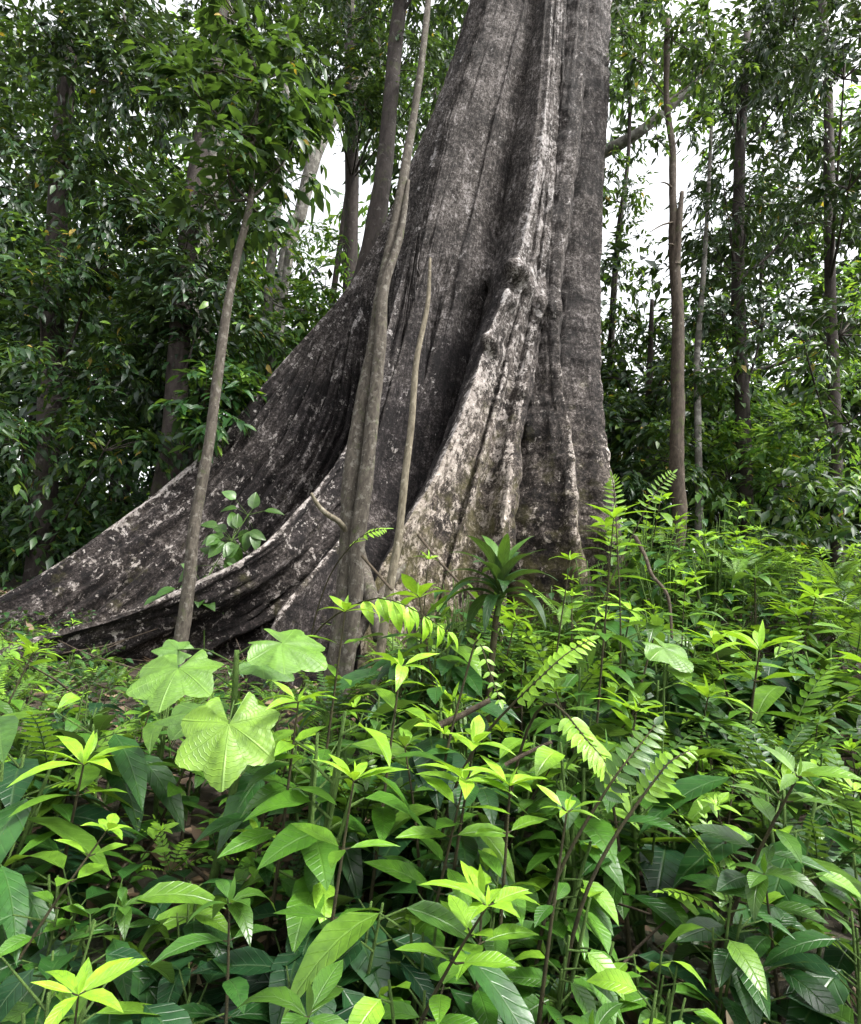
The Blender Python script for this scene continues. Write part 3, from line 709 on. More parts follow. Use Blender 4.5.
farwood('distant_woods', 'hazy green wall of far forest between the trunks', M['bglight'], 230, 60, 600, 24, 34, 1.8, .6, 170)
farwood('middle_woods', 'darker thicket of leaves behind the giant tree', M['bgdeep'], 420, 290, 640, 13, 20, 1.1, .36, 230)
farwood('upper_canopy', 'dark canopy foliage high between the trunks', M['bgdeep'], 170, -60, 330, 17, 24, 1.4, .44, 230)
LV = Leaves()
for i in range(420):
    x = random.uniform(-16, 16); y = random.uniform(9.5, 24); 
    if abs(x - AX.x) < 3.6 and y < 12.5: continue
    clump_leaves(LV, (x, y, G(x, y) + random.uniform(.2, 1.5) + .04 * y), random.uniform(.6, 1.1), 110, .24, young=.1, sub=6)
o = LV.build('thicket', M['bgmid'], None, nt=2); tag(o, 'knee to head high thicket behind the giant tree', 'thicket', kind='stuff')

# ------------------------------------------------------------------ undergrowth plant builders (local coordinates, foot at 0,0,0)
def rv(a): return Vector((random.uniform(-a, a), random.uniform(-a, a), random.uniform(-a, a)))
def new_lance(H, nnodes, Lf, asp=.34, top_young=.9, lean=.06, bright=True, whorl=2, droop=.9, bare=.08):
    S = Tube(); LV = Leaves()
    l = Vector((random.uniform(-lean, lean), random.uniform(-lean, lean), 0))
    pts = [Vector((0, 0, -.05)), l * .25 * H + Vector((0, 0, .33 * H)), l * .6 * H + Vector((0, 0, .7 * H)), l * H + Vector((0, 0, H))]
    S.add(pts, [.009, .007, .005, .003], 6, 0, 0, 4)
    a0 = random.random() * 6.28
    for i in range(nnodes):
        f = bare + (1 - bare) * (i + 1) / nnodes
        p = l * (f ** 1.2) * H + Vector((0, 0, f * H)); rel = i / max(1, nnodes - 1)
        for w in range(whorl):
            a = a0 + i * (2.4 if whorl == 1 else math.pi / 2 + .2) + w * 2 * math.pi / whorl + random.uniform(-.25, .25)
            el = .12 + .42 * rel ** 2.5 + random.uniform(-.15, .15)
            d = Vector((math.cos(a) * math.cos(el), math.sin(a) * math.cos(el), math.sin(el)))
            st = p + d * .02; S.add([p, st], [.003, .002], 4)
            L = Lf * (1.0 - .35 * rel ** 3) * random.uniform(.75, 1.15)
            up = Vector((0, 0, 1)) + rv(.25) - d * d.z
            yg = max(0, (rel - .55) / .45) * top_young * random.uniform(.6, 1)
            LV.add(st, d, up, L, L * asp * random.uniform(.85, 1.15), droop * random.uniform(.5, 1.2) * (1 - .5 * rel), yg)
    # young leaves spreading from the tip, and one still folded upright
    for k in range(4):
        a = a0 + .6 + k * 1.57 + random.uniform(-.3, .3); el = random.uniform(.25, .75)
        d = Vector((math.cos(a) * math.cos(el), math.sin(a) * math.cos(el), math.sin(el)))
        l_ = Lf * random.uniform(.55, .95); LV.add(pts[-1], d, Vector((0, 0, 1)) - d * d.z + rv(.2), l_, l_ * asp * .85, droop * random.uniform(.7, 1.3), top_young * random.uniform(.7, 1))
    a = random.random() * 6.28
    LV.add(pts[-1], Vector((random.uniform(-.2, .2), random.uniform(-.2, .2), 1)), Vector((math.cos(a), math.sin(a), .2)), Lf * random.uniform(.25, .45), Lf * .09, .3, top_young)
    return S, LV, 'lance', M['bright'] if bright else M['mid'], M['stem']
def new_broad(H, n, Lf, mat, asp=.5, prof='ovate'):
    S = Tube(); LV = Leaves(); ns = max(1, n // 4)
    for s in range(ns):
        a = random.random() * 6.28; top = Vector((math.cos(a) * .12 * H, math.sin(a) * .12 * H, H * random.uniform(.7, 1)))
        S.add([Vector((0, 0, -.05)), top * .5 + Vector((0, 0, .02)), top], [.008, .006, .004], 6, 0, 0, 3)
        m = n // ns
        for i in range(m):
            f = .3 + .7 * (i + .5) / m; p = Vector((top.x * f, top.y * f, top.z * f))
            b = a + i * 2.4 + random.uniform(-.3, .3); el = .35 + random.uniform(-.2, .3)
            d = Vector((math.cos(b) * math.cos(el), math.sin(b) * math.cos(el), math.sin(el)))
            q = p + d * Lf * random.uniform(.25, .5)
            S.add([p, q], [.004, .0025], 5)
            d2 = Vector((d.x, d.y, d.z - .55)); L = Lf * random.uniform(.7, 1.15)
            LV.add(q, d2, Vector((0, 0, 1)) + rv(.25), L, L * asp * random.uniform(.85, 1.1), random.uniform(.4, 1.0), .0 if random.random() < .8 else random.uniform(.2, .6))
    return S, LV, prof, mat, M['gstem']
def frond(S, LV, base, d0, length, pairs, lf, asp, arch, young=0., leaf_ang=1.1, droop=.2, tipy=0., lift=.0, r0=.004):
    d = Vector(d0).normalized(); p = Vector(base); n = pairs + 3; step = length / n; pts = [p.copy()]
    side0 = d.cross(Vector((0, 0, 1)))
    if side0.length < .1: side0 = Vector((1, 0, 0))
    side0.normalize()
    for i in range(n):
        d = (d + Vector((0, 0, -arch / n))).normalized(); p = p + d * step; pts.append(p.copy())
        if i >= 2:
            rel = (i - 2) / pairs; up = side0.cross(d)
            if up.z < 0: up = -up
            sz = lf * (math.sin(math.pi * min(1, .25 + rel * .72)) ** .7) * random.uniform(.9, 1.1)
            for s in (-1, 1):
                ang = leaf_ang * (1 - .45 * rel)
                a = d * math.cos(ang) + side0 * s * math.sin(ang) + up * (lift - droop * .3)
                LV.add(p, a, up + rv(.12), sz, sz * asp, droop, young + tipy * rel + random.uniform(-.05, .05))
    LV.add(p, d, side0.cross(d) * (1 if side0.cross(d).z > 0 else -1), lf * .7, lf * asp * .6, droop, young + tipy)
    S.add(pts, [r0 * (1 - .7 * i / len(pts)) for i in range(len(pts))], 5)
def new_pinnate(nf, length, pairs, lf, asp, mat, young=.2, arch=.9, el=(.7, 1.2), tipy=.4, prof='ovate', stemH=0., droop=.2):
    S = Tube(); LV = Leaves(); a0 = random.random() * 6.28
    if stemH: S.add([Vector((0, 0, -.05)), Vector((.01, .01, stemH * .5)), Vector((0, 0, stemH))], [.009, .008, .006], 6, 0, 0, 3)
    for i in range(nf):
        a = a0 + i * 6.283 / nf + random.uniform(-.35, .35); e = random.uniform(*el)
        d = Vector((math.cos(a) * math.cos(e), math.sin(a) * math.cos(e), math.sin(e)))
        b = Vector((0, 0, stemH * random.uniform(.55, 1))) if stemH else Vector((0, 0, -.02))
        frond(S, LV, b, d, length * random.uniform(.75, 1.1), pairs, lf, asp, arch * random.uniform(.7, 1.2), max(0, young + random.uniform(-.15, .15)), tipy=tipy, droop=droop)
    return S, LV, prof, mat, M['gstem']
def new_strap(n, L, wd, mat):
    S = Tube(); LV = Leaves(); S.add([Vector((0, 0, -.05)), Vector((0, 0, .1)), Vector((0, 0, .22))], [.02, .018, .012], 8)
    for i in range(n):
        a = i * 2.4; f = i / n; el = .45 + .95 * f
        d = Vector((math.cos(a) * math.cos(el), math.sin(a) * math.cos(el), math.sin(el)))
        l = L * random.uniform(.8, 1.1) * (1 - .2 * f)
        LV.add(Vector((0, 0, .05 + .16 * f)), d, Vector((0, 0, 1)) - d * d.z + rv(.1), l, wd * random.uniform(.8, 1.1), 2.1 * (1 - .6 * f), .12 + .4 * (f > .85))
    return S, LV, 'strap', mat, M['gstem']

def make(name, label, cat, spec, loc, rz=0, s=1, group=None, nt=7, wav=.03, fold=.22, split=False):
    S, LV, prof, mat, smat = spec
    e = empty(name, loc, label, cat, group); e.rotation_euler = (0, 0, rz); e.scale = (s, s, s)
    if split:
        for d in LV.d:
            L1 = Leaves(); L1.d = [d]; L1.build('leaf', mat, e, prof=prof, nt=nt + 3, fold=fold, wav=wav)
    else: LV.build('foliage', mat, e, prof=prof, nt=nt, fold=fold, wav=wav)
    S.build('stem', smat, e)
    return e

def stand(x, y, Y_):
    """foot on the ground under the picture point and height of that point above the ground"""
    p = P(x, y, Y_); z = G(p.x, p.y); return Vector((p.x, p.y, z)), p.z - z

# ---- big palmate-leaved plant
def palmate(center, nrm, fwd, Rl, nl=7, young=.5, tone=.5, sinus=.76, droop=.16):
    nrm = Vector(nrm).normalized(); fwd = Vector(fwd); fwd = (fwd - nrm * fwd.dot(nrm)).normalized(); sd = fwd.cross(nrm)
    na, nr_ = 150, 14; span = R(158)
    V = []; T = []; U = []
    for i in range(na + 1):
        ph = -span + 2 * span * i / na; q = (ph + span) / (2 * span) * (nl - 1) + 0
        li = q - round(q); lobe = abs(li) * 2                       # 0 at a lobe's tip, 1 at the sinus
        k = 1 - abs(ph) / span
        tipL = (.62 + .38 * k ** .8)
        rad = tipL * (1 - (1 - sinus) * lobe ** 1.15)
        rad *= 1 + .010 * math.sin(i * 1.5) 
        for j in range(nr_ + 1):
            f = j / nr_; r = rad * f * Rl
            vein = (1 - lobe)
            h = (.045 * lobe * f + .05 * math.sin(ph * 5 + f * 3)) * Rl * f - droop * Rl * f ** 2 * (.4 + .6 * abs(math.cos(ph * .6))) + .012 * Rl * math.sin(f * 22) * lobe * f
            V.append((Vector(center) + fwd * math.cos(ph) * r + sd * math.sin(ph) * r + nrm * h)[:])
            U.append((li * 2, f)); T.append((tone, young, 0, 1))
    Q = [(i * (nr_ + 1) + j, i * (nr_ + 1) + j + 1, (i + 1) * (nr_ + 1) + j + 1, (i + 1) * (nr_ + 1) + j) for i in range(na) for j in range(nr_)]
    return np.array(V), Q, U, T
def palm_leaf_mat():
    m = M['palm']; nt = m.node_tree; lk = nt.links
    p = [n for n in nt.nodes if n.type == 'BSDF_PRINCIPLED'][0]
    src = p.inputs['Base Color'].links[0].from_socket
    tc = nt.nodes.new('ShaderNodeTexCoord'); su = nt.nodes.new('ShaderNodeSeparateXYZ'); lk.new(tc.outputs['UV'], su.inputs[0])
    au = mth(nt, 'ABSOLUTE', su.outputs[0])
    wdt = mth(nt, 'ADD', .06, mth(nt, 'MULTIPLY', mth(nt, 'SUBTRACT', 1.0, su.outputs[1]), .05))
    rib = mth(nt, 'SUBTRACT', 1.0, mth(nt, 'DIVIDE', au, wdt), clamp=True)
    sv = mth(nt, 'FRACT', mth(nt, 'MULTIPLY', mth(nt, 'SUBTRACT', su.outputs[1], mth(nt, 'MULTIPLY', au, .22)), 11.0))
    sv = mth(nt, 'SUBTRACT', 1.0, mth(nt, 'MULTIPLY', mth(nt, 'ABSOLUTE', mth(nt, 'SUBTRACT', sv, .5)), 8.0), clamp=True)
    v = mth(nt, 'MAXIMUM', rib, mth(nt, 'MULTIPLY', sv, .4))
    c = mix(nt, mth(nt, 'MULTIPLY', v, .38), src, (.24, .40, .09))
    lk.new(c, p.inputs['Base Color'])
    b = N_(nt, 'ShaderNodeBump', Strength=.7, Distance=.004); lk.new(mth(nt, 'MULTIPLY', v, -1.0), b.inputs['Height']); lk.new(b.outputs[0], p.inputs['Normal'])
palm_leaf_mat()
base, _ = stand(236, 700, 2.6)
pl = empty('lobed_leaf_plant', base, 'plant with broad pale green lobed leaves on a dark upright stem, lower left', 'plant')
t = Tube(); t.add([base + Vector((0, 0, -.05)), P(235, 780, 2.6), P(234, 715, 2.6), P(237, 650, 2.6)], [.018, .016, .014, .010], 10, .1, 0, 4); t.build('stem', M['gstem'], pl, base)
M['pstem'] = M['gstem']
for (cx, cy, Y_, tx, ty, Rm, nrmv, yg, tn, att) in [
        (178, 668, 2.5, 172, 706, .22, (-.15, -.6, 1), .25, .8, (236, 690)),
        (282, 643, 2.55, 330, 668, .215, (.1, -.45, 1), .15, .85, (237, 655)),
        (229, 724, 2.25, 226, 776, .225, (.0, -1.1, 1), .75, .8, (235, 700)),
        (202, 712, 2.75, 140, 732, .20, (-.1, -.30, 1), .1, .35, (235, 700)),
        (262, 664, 2.8, 300, 690, .17, (.1, -.15, 1), .0, .15, (237, 665)),
        (178, 650, 3.0, 150, 640, .12, (.1, -.5, .8), .1, .3, (236, 665))]:
    c = P(cx, cy, Y_); tip = P(tx, ty, Y_ - .05); V, Q, U, T = palmate(c, nrmv, tip - c, Rm, 7, yg, tn)
    o = link_mesh('leaf', mk_mesh('leaf', V - np.array(base), Q, U, T), M['palm'], pl)
    t = Tube(); a = P(att[0], att[1], 2.6); t.add([a, (a + c) * .5 + Vector((0, 0, .03)), c], [.004, .0035, .003], 6, 0, 0, 4); t.build('leaf_stalk', M['gstem'], pl, base)

# ---- hero plants
def hero(name, label, x, y, Y_, fn, rz=None, s=1, split=False, **k):
    b, h = stand(x, y, Y_); h = max(.15, h)
    return make(name, label, 'plant', fn(h), b, random.random() * 6.28 if rz is None else rz, s, split=split, **k)
hero('seedling', 'tall dark-stemmed seedling with bright leaf tips in front of the twin sapling foot', 345, 612, 3.0, lambda h: new_lance(h, 7, 0.260, .3, bright=True))
hero('seedling', 'upright seedling with arching yellow-green leaves, just right of the twin sapling', 398, 668, 2.4, lambda h: new_lance(h, 6, 0.260, .32, bright=True, droop=1.4))
hero('seedling', 'seedling with two erect folded bright leaves right of the lobed-leaf plant', 302, 705, 2.3, lambda h: new_lance(h, 6, 0.221, .33))
hero('seedling', 'seedling with dark slender leaves beside the lobed-leaf plant', 283, 715, 2.5, lambda h: new_lance(h, 6, 0.247, .34, bright=False))
hero('seedling', 'low seedling with long yellow-green whorled leaves, right below the lobed-leaf plant', 348, 778, 1.95, lambda h: new_lance(h, 4, .22, .28, droop=.6, whorl=3))
hero('seedling', 'dark-stemmed seedling at the lower centre with drooping mid green leaves', 462, 742, 2.3, lambda h: new_lance(h, 6, 0.221, .36, bright=True))
hero('seedling', 'small bright seedling with an erect pale leaf, below the lime leaflet spray on its left', 553, 812, 1.9, lambda h: new_lance(h, 3, .13, .36, 1.0))
hero('seedling', 'tallest dark-stemmed seedling on the right, crowned by a whorl of pale leaves', 612, 520, 3.4, lambda h: new_lance(h, 7, .26, .27, bright=True, whorl=3, bare=.35), s=1)
hero('seedling', 'broad drooping leaved seedling below the bright centre spray', 515, 790, 2.1, lambda h: new_lance(h, 5, 0.208, .4))
hero('seedling', 'pale tipped seedling between the rosette and the right hand ferns', 560, 560, 4.3, lambda h: new_lance(h, 5, .2, .32))
hero('seedling', 'slim seedling just right of the foot of the thin broken pole', 432, 560, 4.4, lambda h: new_lance(h, 6, .17, .34))
hero('strap_leaf_plant', 'rosette of long arching strap leaves with an upright bud, below the centre buttress', 500, 590, 4.0, lambda h: new_strap(24, .56, .095, M['deep']), s=.92, split=True, fold=.3)
rs = [o for o in bpy.data.objects if o.name == 'strap_leaf_plant'][0]
b, h = stand(500, 590, 4.0); rs.location = (b.x, b.y, P(500, 590, 4.0).z - .12)
t = Tube(); t.add([Vector((0, 0, -(h - .1) / .92 - .1)), Vector((.02, 0, -.2)), Vector((0, 0, .02))], [.025, .022, .02], 8, .1, 0, 4); t.build('cane', M['stem'], rs)

# bright arching pinnate sprays (positions of base and tip from the photograph)
def spray(label, pts, pairs, lf, asp, mat, young, droop=.3, prof='ovate', name='feathery_plant', up=None, ang=1.1, stemto=True):
    W = [P(*p) for p in pts]; foot = W[0].copy(); foot.z = G(foot.x, foot.y)
    e = empty(name, foot, label, 'plant'); S = Tube(); LV = Leaves()
    # resample path
    n = pairs + 2; seg = []
    for i in range(n):
        f = i / (n - 1) * (len(W) - 1); k = min(int(f), len(W) - 2); t_ = f - k
        p0 = W[max(k - 1, 0)]; p1 = W[k]; p2 = W[k + 1]; p3 = W[min(k + 2, len(W) - 1)]
        seg.append(.5 * ((2 * p1) + (p2 - p0) * t_ + (2 * p0 - 5 * p1 + 4 * p2 - p3) * t_ * t_ + (3 * p1 - p0 - 3 * p2 + p3) * t_ ** 3))
    un = Vector(up or (0, -.5, 1)).normalized()
    for i in range(1, n):
        d = (seg[i] - seg[i - 1]).normalized(); sdv = d.cross(un).normalized(); u2 = sdv.cross(d)
        rel = i / n; sz = lf * (math.sin(math.pi * min(1, .3 + rel * .66)) ** .6) * random.uniform(.88, 1.1)
        for s in (-1, 1):
            a = d * math.cos(ang) + sdv * s * math.sin(ang) - Vector((0, 0, droop * .5))
            LV.add(seg[i], a, u2 + rv(.15), sz, sz * asp, droop, min(1, max(0, young + .25 * rel + random.uniform(-.1, .1))))
    LV.add(seg[-1], seg[-1] - seg[-2], un, lf * .8, lf * asp * .8, droop, young)
    t0 = (seg[1] - seg[0]).normalized(); h_ = (W[0] - foot).length; back = Vector((-t0.x, -t0.y, 0)) * h_ * .45
    foot2 = foot + back; foot2.z = G(foot2.x, foot2.y); c1 = foot2 + Vector((0, 0, h_ * .55)); c2 = W[0] - t0 * h_ * .35
    bz = [foot2 * (1 - f) ** 3 + c1 * 3 * f * (1 - f) ** 2 + c2 * 3 * f * f * (1 - f) + W[0] * f ** 3 for f in [i / 10 for i in range(11)]]
    S.add([foot2 + Vector((0, 0, -.05))] + bz + seg[1:], [.007] + [.007 - .0002 * i for i in range(11)] + [.0045 * (1 - .7 * i / n) for i in range(1, n)], 6)
    o = np.array(foot); LV.build('foliage', mat, e, prof=prof, nt=6, fold=.2, origin=o, wav=.02); S.build('stem', M['stem'], e, o)
    return e
spray('bright yellow-green feathery spray reaching up right, centre of the undergrowth', [(515, 702, 2.5), (540, 678, 2.45), (565, 655, 2.45), (590, 640, 2.5)], 13, .074, .5, M['bright'], .6)
spray('lime spray of paired round leaflets curving down to the right, low on the right side', [(568, 716, 2.3), (585, 738, 2.2), (605, 762, 2.15), (622, 795, 2.1)], 13, .075, .58, M['bright'], .65)
spray('fresh drooping leaflet spray hanging right of the twin sapling', [(352, 606, 3.2), (375, 598, 3.1), (400, 603, 3.0), (428, 618, 2.95), (448, 632, 2.95)], 6, .165, .44, M['bright'], .85, droop=1.3, ang=.5, name='drooping_leaf_plant')
spray('pale green upright feathery frond at the right foot of the giant', [(618, 560, 4.2), (616, 520, 4.2), (614, 490, 4.2), (612, 478, 4.15)], 15, .085, .24, M['bright'], .5, prof='lance', up=(0, -1, .3), ang=1.2, droop=.15)
spray('feathery frond leaning right beside the slim tree', [(630, 540, 4.6), (648, 505, 4.6), (662, 484, 4.6), (672, 474, 4.6)], 12, .085, .26, M['bright'], .4, prof='lance', up=(0, -1, .4))
spray('small lime fern frond beside the roots of the twin sapling', [(352, 545, 4.9), (362, 536, 4.8), (374, 531, 4.8), (384, 529, 4.8)], 9, .10, .26, M['bright'], .6, prof='lance', up=(0, -.6, 1))
spray('dull green sparse spray left of the bright centre spray', [(470, 660, 2.7), (478, 640, 2.7), (490, 672, 2.6), (500, 700, 2.5)], 8, .055, .45, M['bright'], .4)
spray('dull dark glossy leaflet spray just right of the lime spray of round leaflets', [(600, 800, 2.1), (620, 770, 2.1), (640, 745, 2.15), (655, 725, 2.2)], 10, .075, .5, M['mid'], .05)
spray('bright spray leaning right, rightmost of the three leaflet sprays at lower right', [(640, 800, 2.0), (655, 780, 2.0), (670, 762, 2.0), (690, 750, 2.05)], 9, .06, .5, M['bright'], .4)
b, h = stand(660, 640, 2.7); 
pr = empty('lobed_leaf_seedling', b, 'single pale lobed leaf on a thin stalk in the undergrowth below the slim tree', 'plant')
for (cx, cy, tx, ty, Rm) in ((664, 648, 680, 668, .15),):
    c = P(cx, cy, 2.7); V, Q, U, T = palmate(c, (.1, -.5, 1), P(tx, ty, 2.65) - c, Rm, 5, .2, .8)
    link_mesh('leaf', mk_mesh('leaf', V - np.array(b), Q, U, T), M['palm'], pr)
    t = Tube(); t.add([b - Vector((0, 0, .05)), (b + c) * .5 + Vector((.03, 0, .1)), c], [.006, .004, .003], 6, 0, 0, 4); t.build('leaf_stalk', M['gstem'], pr, b)
# climber on the left buttress
b = P(215, 600, 6.45); b.z = G(b.x, b.y)
cl = empty('climbing_plant', b, 'oval-leaved green climber in the hollow between the two left buttresses', 'plant')
S = Tube(); LV = Leaves()
main = [P(205, 590, 6.5), P(215, 565, 6.6), P(232, 540, 6.75), P(248, 515, 6.9)]
S.add([b] + main, [.008, .007, .006, .005, .004], 6, 0, 0, 3)
for i in range(44):
    f = random.random(); bx = 203 + 52 * f + random.gauss(0, 9); by = 592 - 72 * f + random.gauss(0, 11) - 8
    c = P(bx, by, 6.55 + .35 * f + random.uniform(-.08, .1)); m = min(main, key=lambda q: (q - c).length)
    S.add([m, c], [.003, .002], 4); d = (c - m).normalized() + Vector((0, -.4, -.5)) + rv(.3)
    LV.add(c, d, Vector((0, -.8, .7)) + rv(.35), random.uniform(.17, .26), random.uniform(.12, .17), .5, .15)
for i in range(10):
    c = P(random.uniform(150, 205), random.gauss(594, 6), 6.2); S.add([main[0], c], [.003, .002], 4)
    LV.add(c, Vector((random.uniform(-1, 1), -.6, -.3)), Vector((0, -.5, 1)), .22, .15, .5, .1)
LV.build('foliage', M['mid'], cl, prof='ovate', nt=6, origin=np.array(b)); S.build('stem', M['gstem'], cl, b)

# ---- filling plants: variants made once, then copied
KIND = {}
def variants(kind, name, label, group, fns):
    KIND[kind] = [(fn, name, label, group, []) for fn in fns]
variants('lance', 'seedling', 'upright seedling with narrow pointed leaves, one of many crowding the undergrowth', 'narrow-leaved seedlings crowding the undergrowth',
         [lambda: new_lance(.75, 8, .24, .32), lambda: new_lance(.7, 9, .19, .40, top_young=.5, bright=False, lean=.3), lambda: new_lance(.6, 5, .28, .3, whorl=3, lean=.2), lambda: new_lance(.75, 9, .15, .45, top_young=.9, lean=.35),
          lambda: new_lance(.65, 6, .26, .40, bright=False, top_young=.2, droop=1.6, lean=.3)])
variants('broad', 'broadleaf_seedling', 'bushy seedling with wide dark glossy leaves, one of many in the undergrowth', 'broad-leaved seedlings in the undergrowth',
         [lambda: new_broad(.6, 14, .27, M['deep']), lambda: new_broad(.65, 20, .22, M['mid']), lambda: new_broad(.55, 12, .36, M['mid'], .36), lambda: new_broad(.6, 24, .16, M['bright'], .58), lambda: new_broad(.5, 9, .32, M['deep'], .55)])
variants('pinn', 'leaflet_shrub', 'low shrub with arching rows of small paired leaflets, one of many in the undergrowth', 'small-leaflet shrubs in the undergrowth',
         [lambda: new_pinnate(7, .55, 11, .07, .45, M['mid'], .15, stemH=.3), lambda: new_pinnate(9, .5, 10, .06, .5, M['deep'], .1, stemH=.35), lambda: new_pinnate(6, .6, 10, .085, .42, M['bright'], .25, stemH=.3)])
variants('fern', 'fern', 'feathery green fern tuft, one of many in the undergrowth', 'ferns in the undergrowth',
         [lambda: new_pinnate(10, .75, 20, .10, .22, M['mid'], .15, arch=1.1, el=(.6, 1.25), prof='lance'), lambda: new_pinnate(9, .7, 18, .11, .2, M['bright'], .1, arch=1.2, el=(.5, 1.2), prof='lance')])
variants('tall', 'tall_shrub', 'waist-high leafy shrub, one of many crowding the back of the undergrowth below the giant tree', 'tall shrubs at the back of the undergrowth',
         [lambda: new_pinnate(16, .55, 16, .085, .3, M['mid'], .15, arch=.9, el=(.2, 1.1), stemH=.95, prof='lance'), lambda: new_lance(1.25, 11, .25, .33, bare=.3), lambda: new_lance(1.2, 9, .26, .38, bare=.3, bright=False, lean=.25), lambda: new_broad(1.25, 34, .24, M['mid'], .40),
          lambda: new_broad(1.2, 30, .2, M['mid'], .42)])
protoH = dict(tall=1.25, lance=.85, broad=.7, pinn=.75, fern=.6)
PROTO = {}
def place(kind, loc, hgt):
    vi = random.randrange(len(KIND[kind])); fn, name, label, group, _ = KIND[kind][vi]
    s = hgt / protoH[kind]; s = min(max(s, .45), 1.5 if loc.y > 2.2 else .95)
    if (kind, vi) not in PROTO:
        PROTO[(kind, vi)] = make(name, label, 'plant', fn(), loc, random.random() * 6.28, s, group=group, nt=5)
    else:
        copy_thing(PROTO[(kind, vi)], loc, random.random() * 6.28, s)
# picture-row the top of the undergrowth reaches, by column
CX = [0, 130, 200, 300, 340, 400, 450, 520, 560, 600, 640, 700, 760, 861]
CY = [610, 650, 664, 664, 640, 596, 548, 565, 520, 500, 485, 495, 510, 530]
placed = []
def h_max_guess(h): return h
def fill(n, Ylo, Yhi, kinds, hmin, hmax, mind, xr=(-20, 880), near=False):
    c = 0; tries = 0
    while c < n and tries < n * 60:
        tries += 1
        Y_ = Ylo + (Yhi - Ylo) * random.random() ** .8; x = random.uniform(*xr)
        q = P(x, 700, Y_); x3 = q.x; z = G(x3, Y_)
        cy = np.interp(x, CX, CY); hi = P(x, cy + random.uniform(0, 25), Y_)
        hmx = min(hmax, hi.z - z)
        if hmx < hmin: continue
        if Y_ < 2.7 and 120 < x < 330 and pix((x3, Y_, z + h_max_guess(hmx)))[1] < 800: hmx = min(hmx, P(x, 805, Y_).z - z)
        if hmx < hmin: continue
        if any((x3 - a) ** 2 + (Y_ - b) ** 2 < mind ** 2 for a, b in placed): continue
        # stay out of the giant's base
        if Y_ > 5.6 and x < 400 and not near: continue
        if Y_ > 6.6 and x < 610 and not near: continue
        h = random.uniform(max(hmin, hmx * .6), hmx)
        place(random.choice(kinds), Vector((x3, Y_, z)), h); placed.append((x3, Y_)); c += 1
    print('fill', Ylo, c)
fill(44, 1.25, 2.2, ['lance', 'broad', 'broad', 'broad', 'lance'], .3, .85, .15)
fill(100, 2.0, 3.6, ['lance', 'broad', 'broad', 'lance', 'broad', 'lance', 'broad', 'pinn', 'broad'], .3, 1.05, .17)
fill(95, 3.2, 5.4, ['lance', 'broad', 'pinn', 'broad', 'lance', 'broad', 'lance'], .35, 1.4, .21)
fill(70, 4.3, 9.0, ['tall'], .8, 2.0, .3, (395, 880))
fill(70, 3.6, 8.5, ['broad', 'broad', 'tall', 'lance', 'fern'], .5, 1.8, .25, (330, 880))
fill(26, 3.4, 5.5, ['broad', 'lance', 'fern', 'pinn', 'broad'], .15, .9, .16, (-60, 340))
fill(14, 4.6, 5.6, ['broad', 'pinn', 'fern', 'lance'], .2, 1.0, .2, (-60, 300))
fill(30, 5.0, 6.4, ['broad', 'pinn', 'lance', 'fern'], .2, .9, .2, (-120, 90), True)
fill(12, 8.2, 11, ['broad', 'tall', 'fern'], .3, 1.4, .3, (-100, 90), True)
# ground cover: countless low leaves
LV = Leaves(); n = 15000
xs = RNG.uniform(-6.5, 6.5, n); ys = RNG.uniform(1.0, 10, n)
keep = fbm(xs * 1.2, ys * 1.2, 3, 3) > -.15; xs, ys = xs[keep], ys[keep]; n = len(xs)
zs = gz(xs, ys) + RNG.random(n) ** 1.5 * .28
ax = RNG.normal(size=(n, 3)); ax[:, 2] *= .3; nr = RNG.normal(size=(n, 3)) * .4; nr[:, 2] += 1
L = RNG.uniform(.05, .13, n)
LV.addmany(np.column_stack([xs, ys, zs, ax, nr, L, L * .5, RNG.uniform(.2, 1, n), RNG.random(n), np.where(RNG.random(n) < .08, .7, 0)]))
o = LV.build('ground_cover', M['mid'], None, nt=3); tag(o, 'carpet of small leaves covering the forest floor', 'ground cover', kind='stuff')
LV = Leaves(); n = 16000
xs = RNG.uniform(-7, 7, n); ys = RNG.uniform(.6, 10, n); zs = gz(xs, ys) + .012 + RNG.random(n) * .03
ax = RNG.normal(size=(n, 3)); ax[:, 2] *= .15; nr = RNG.normal(size=(n, 3)) * .25; nr[:, 2] += 1
L = RNG.uniform(.05, .16, n)
LV.addmany(np.column_stack([xs, ys, zs, ax, nr, L, L * .45, RNG.uniform(-.8, 1.2, n), RNG.random(n), np.zeros(n)]))
o = LV.build('leaf_litter', M['litter'], None, nt=3); tag(o, 'brown fallen leaves littering the soil', 'leaf litter', kind='stuff')
T = Tube()
for i in range(260):
    x = random.uniform(-4, 4); y = random.uniform(1.4, 7.5); a = random.random() * 6.28; l = random.uniform(.3, 1.1); e_ = random.uniform(0, .5)
    d = Vector((math.cos(a), math.sin(a), e_)) * l; z = G(x, y) + .03; p = Vector((x, y, z))
    T.add([p, p + d * .35 + rv(.05 * l), p + d * .7 + rv(.07 * l), p + d], [.009, .008, .006, .003], 5, 0, 0, 3)
o = T.build('fallen_twigs', M['twig'], None); tag(o, 'tangle of thin dry twigs under the plants', 'twigs', kind='stuff')
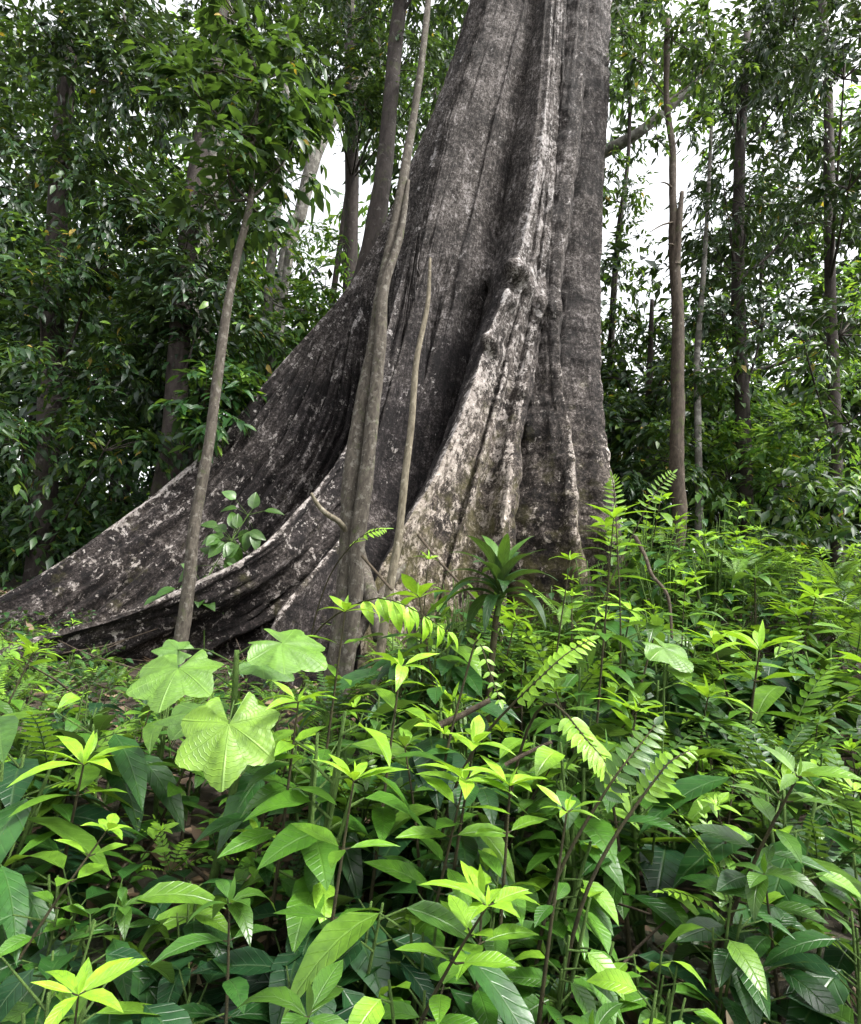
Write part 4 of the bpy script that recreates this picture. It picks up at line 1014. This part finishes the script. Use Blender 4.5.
# a few individual fallen branches the photo shows
for lab, pts, rr in [('thin fallen branch leaning down right below the broken pole', [(418, 535, 5.0), (440, 562, 4.7), (468, 592, 4.5), (500, 625, 4.2)], .012),
                     ('bare forked branch lying right of the twin sapling foot', [(362, 556, 4.9), (376, 572, 4.8), (392, 590, 4.7)], .013),
                     ('mossy crooked branch leaning among the ferns on the right', [(634, 535, 5.2), (645, 556, 5.1), (652, 575, 5.0), (668, 597, 4.9), (672, 640, 4.8)], .017),
                     ('short pale fallen branch in the lower centre', [(440, 725, 2.7), (462, 715, 2.7), (490, 700, 2.7)], .015),
                     ('grey curved twig crossing the dark gap at lower right', [(505, 765, 2.5), (530, 752, 2.5), (552, 742, 2.5)], .008)]:
    t = Tube(); W = [P(*p) for p in pts]; t.add(W, [rr, rr * .9, rr * .8, rr * .7, rr * .6][:len(W)], 8, .2, random.random() * 9, 6)
    b = W[-1] if W[-1].z < W[0].z else W[0]
    o = t.build('fallen_branch', M['twig'], None, b); o.location = b; tag(o, lab, 'branch')

# ------------------------------------------------------------------ light
w = bpy.data.worlds.new('World'); sc.world = w; w.use_nodes = True; nt = w.node_tree; nt.nodes.clear()
SUN_EL, SUN_AZ = 58, 215            # overcast: soft light from above, right and behind the camera
sky = nt.nodes.new('ShaderNodeTexSky'); sky.sky_type = 'NISHITA'; sky.sun_disc = False
dvec = Vector((.75, -.30, 0)).normalized() * math.cos(R(SUN_EL)) + Vector((0, 0, math.sin(R(SUN_EL))))
sky.sun_elevation = R(SUN_EL); sky.sun_rotation = math.atan2(dvec.x, dvec.y); sky.air_density = 1; sky.dust_density = 4; sky.ozone_density = 1
hs = nt.nodes.new('ShaderNodeHueSaturation'); hs.inputs['Saturation'].default_value = .12
bg = nt.nodes.new('ShaderNodeBackground'); bg.inputs[1].default_value = .14
ow = nt.nodes.new('ShaderNodeOutputWorld')
nt.links.new(sky.outputs[0], hs.inputs['Color']); nt.links.new(hs.outputs[0], bg.inputs[0]); nt.links.new(bg.outputs[0], ow.inputs[0])
sd = bpy.data.lights.new('sun', 'SUN'); so = bpy.data.objects.new('sun', sd); COL.objects.link(so)
sd.energy = 1.5; sd.angle = R(10); sd.color = (1, .97, .92)
so.rotation_euler = dvec.to_track_quat('Z', 'Y').to_euler()
sc.view_settings.view_transform = 'Standard'; sc.view_settings.look = 'None'; sc.view_settings.exposure = 2.1; sc.view_settings.gamma = 1
sc.render.engine = 'CYCLES'
sc.cycles.use_denoising = True; sc.cycles.max_bounces = 3; sc.cycles.diffuse_bounces = 2; sc.cycles.glossy_bounces = 1; sc.cycles.transmission_bounces = 2; sc.cycles.transparent_max_bounces = 4
sc.cycles.sample_clamp_indirect = 8
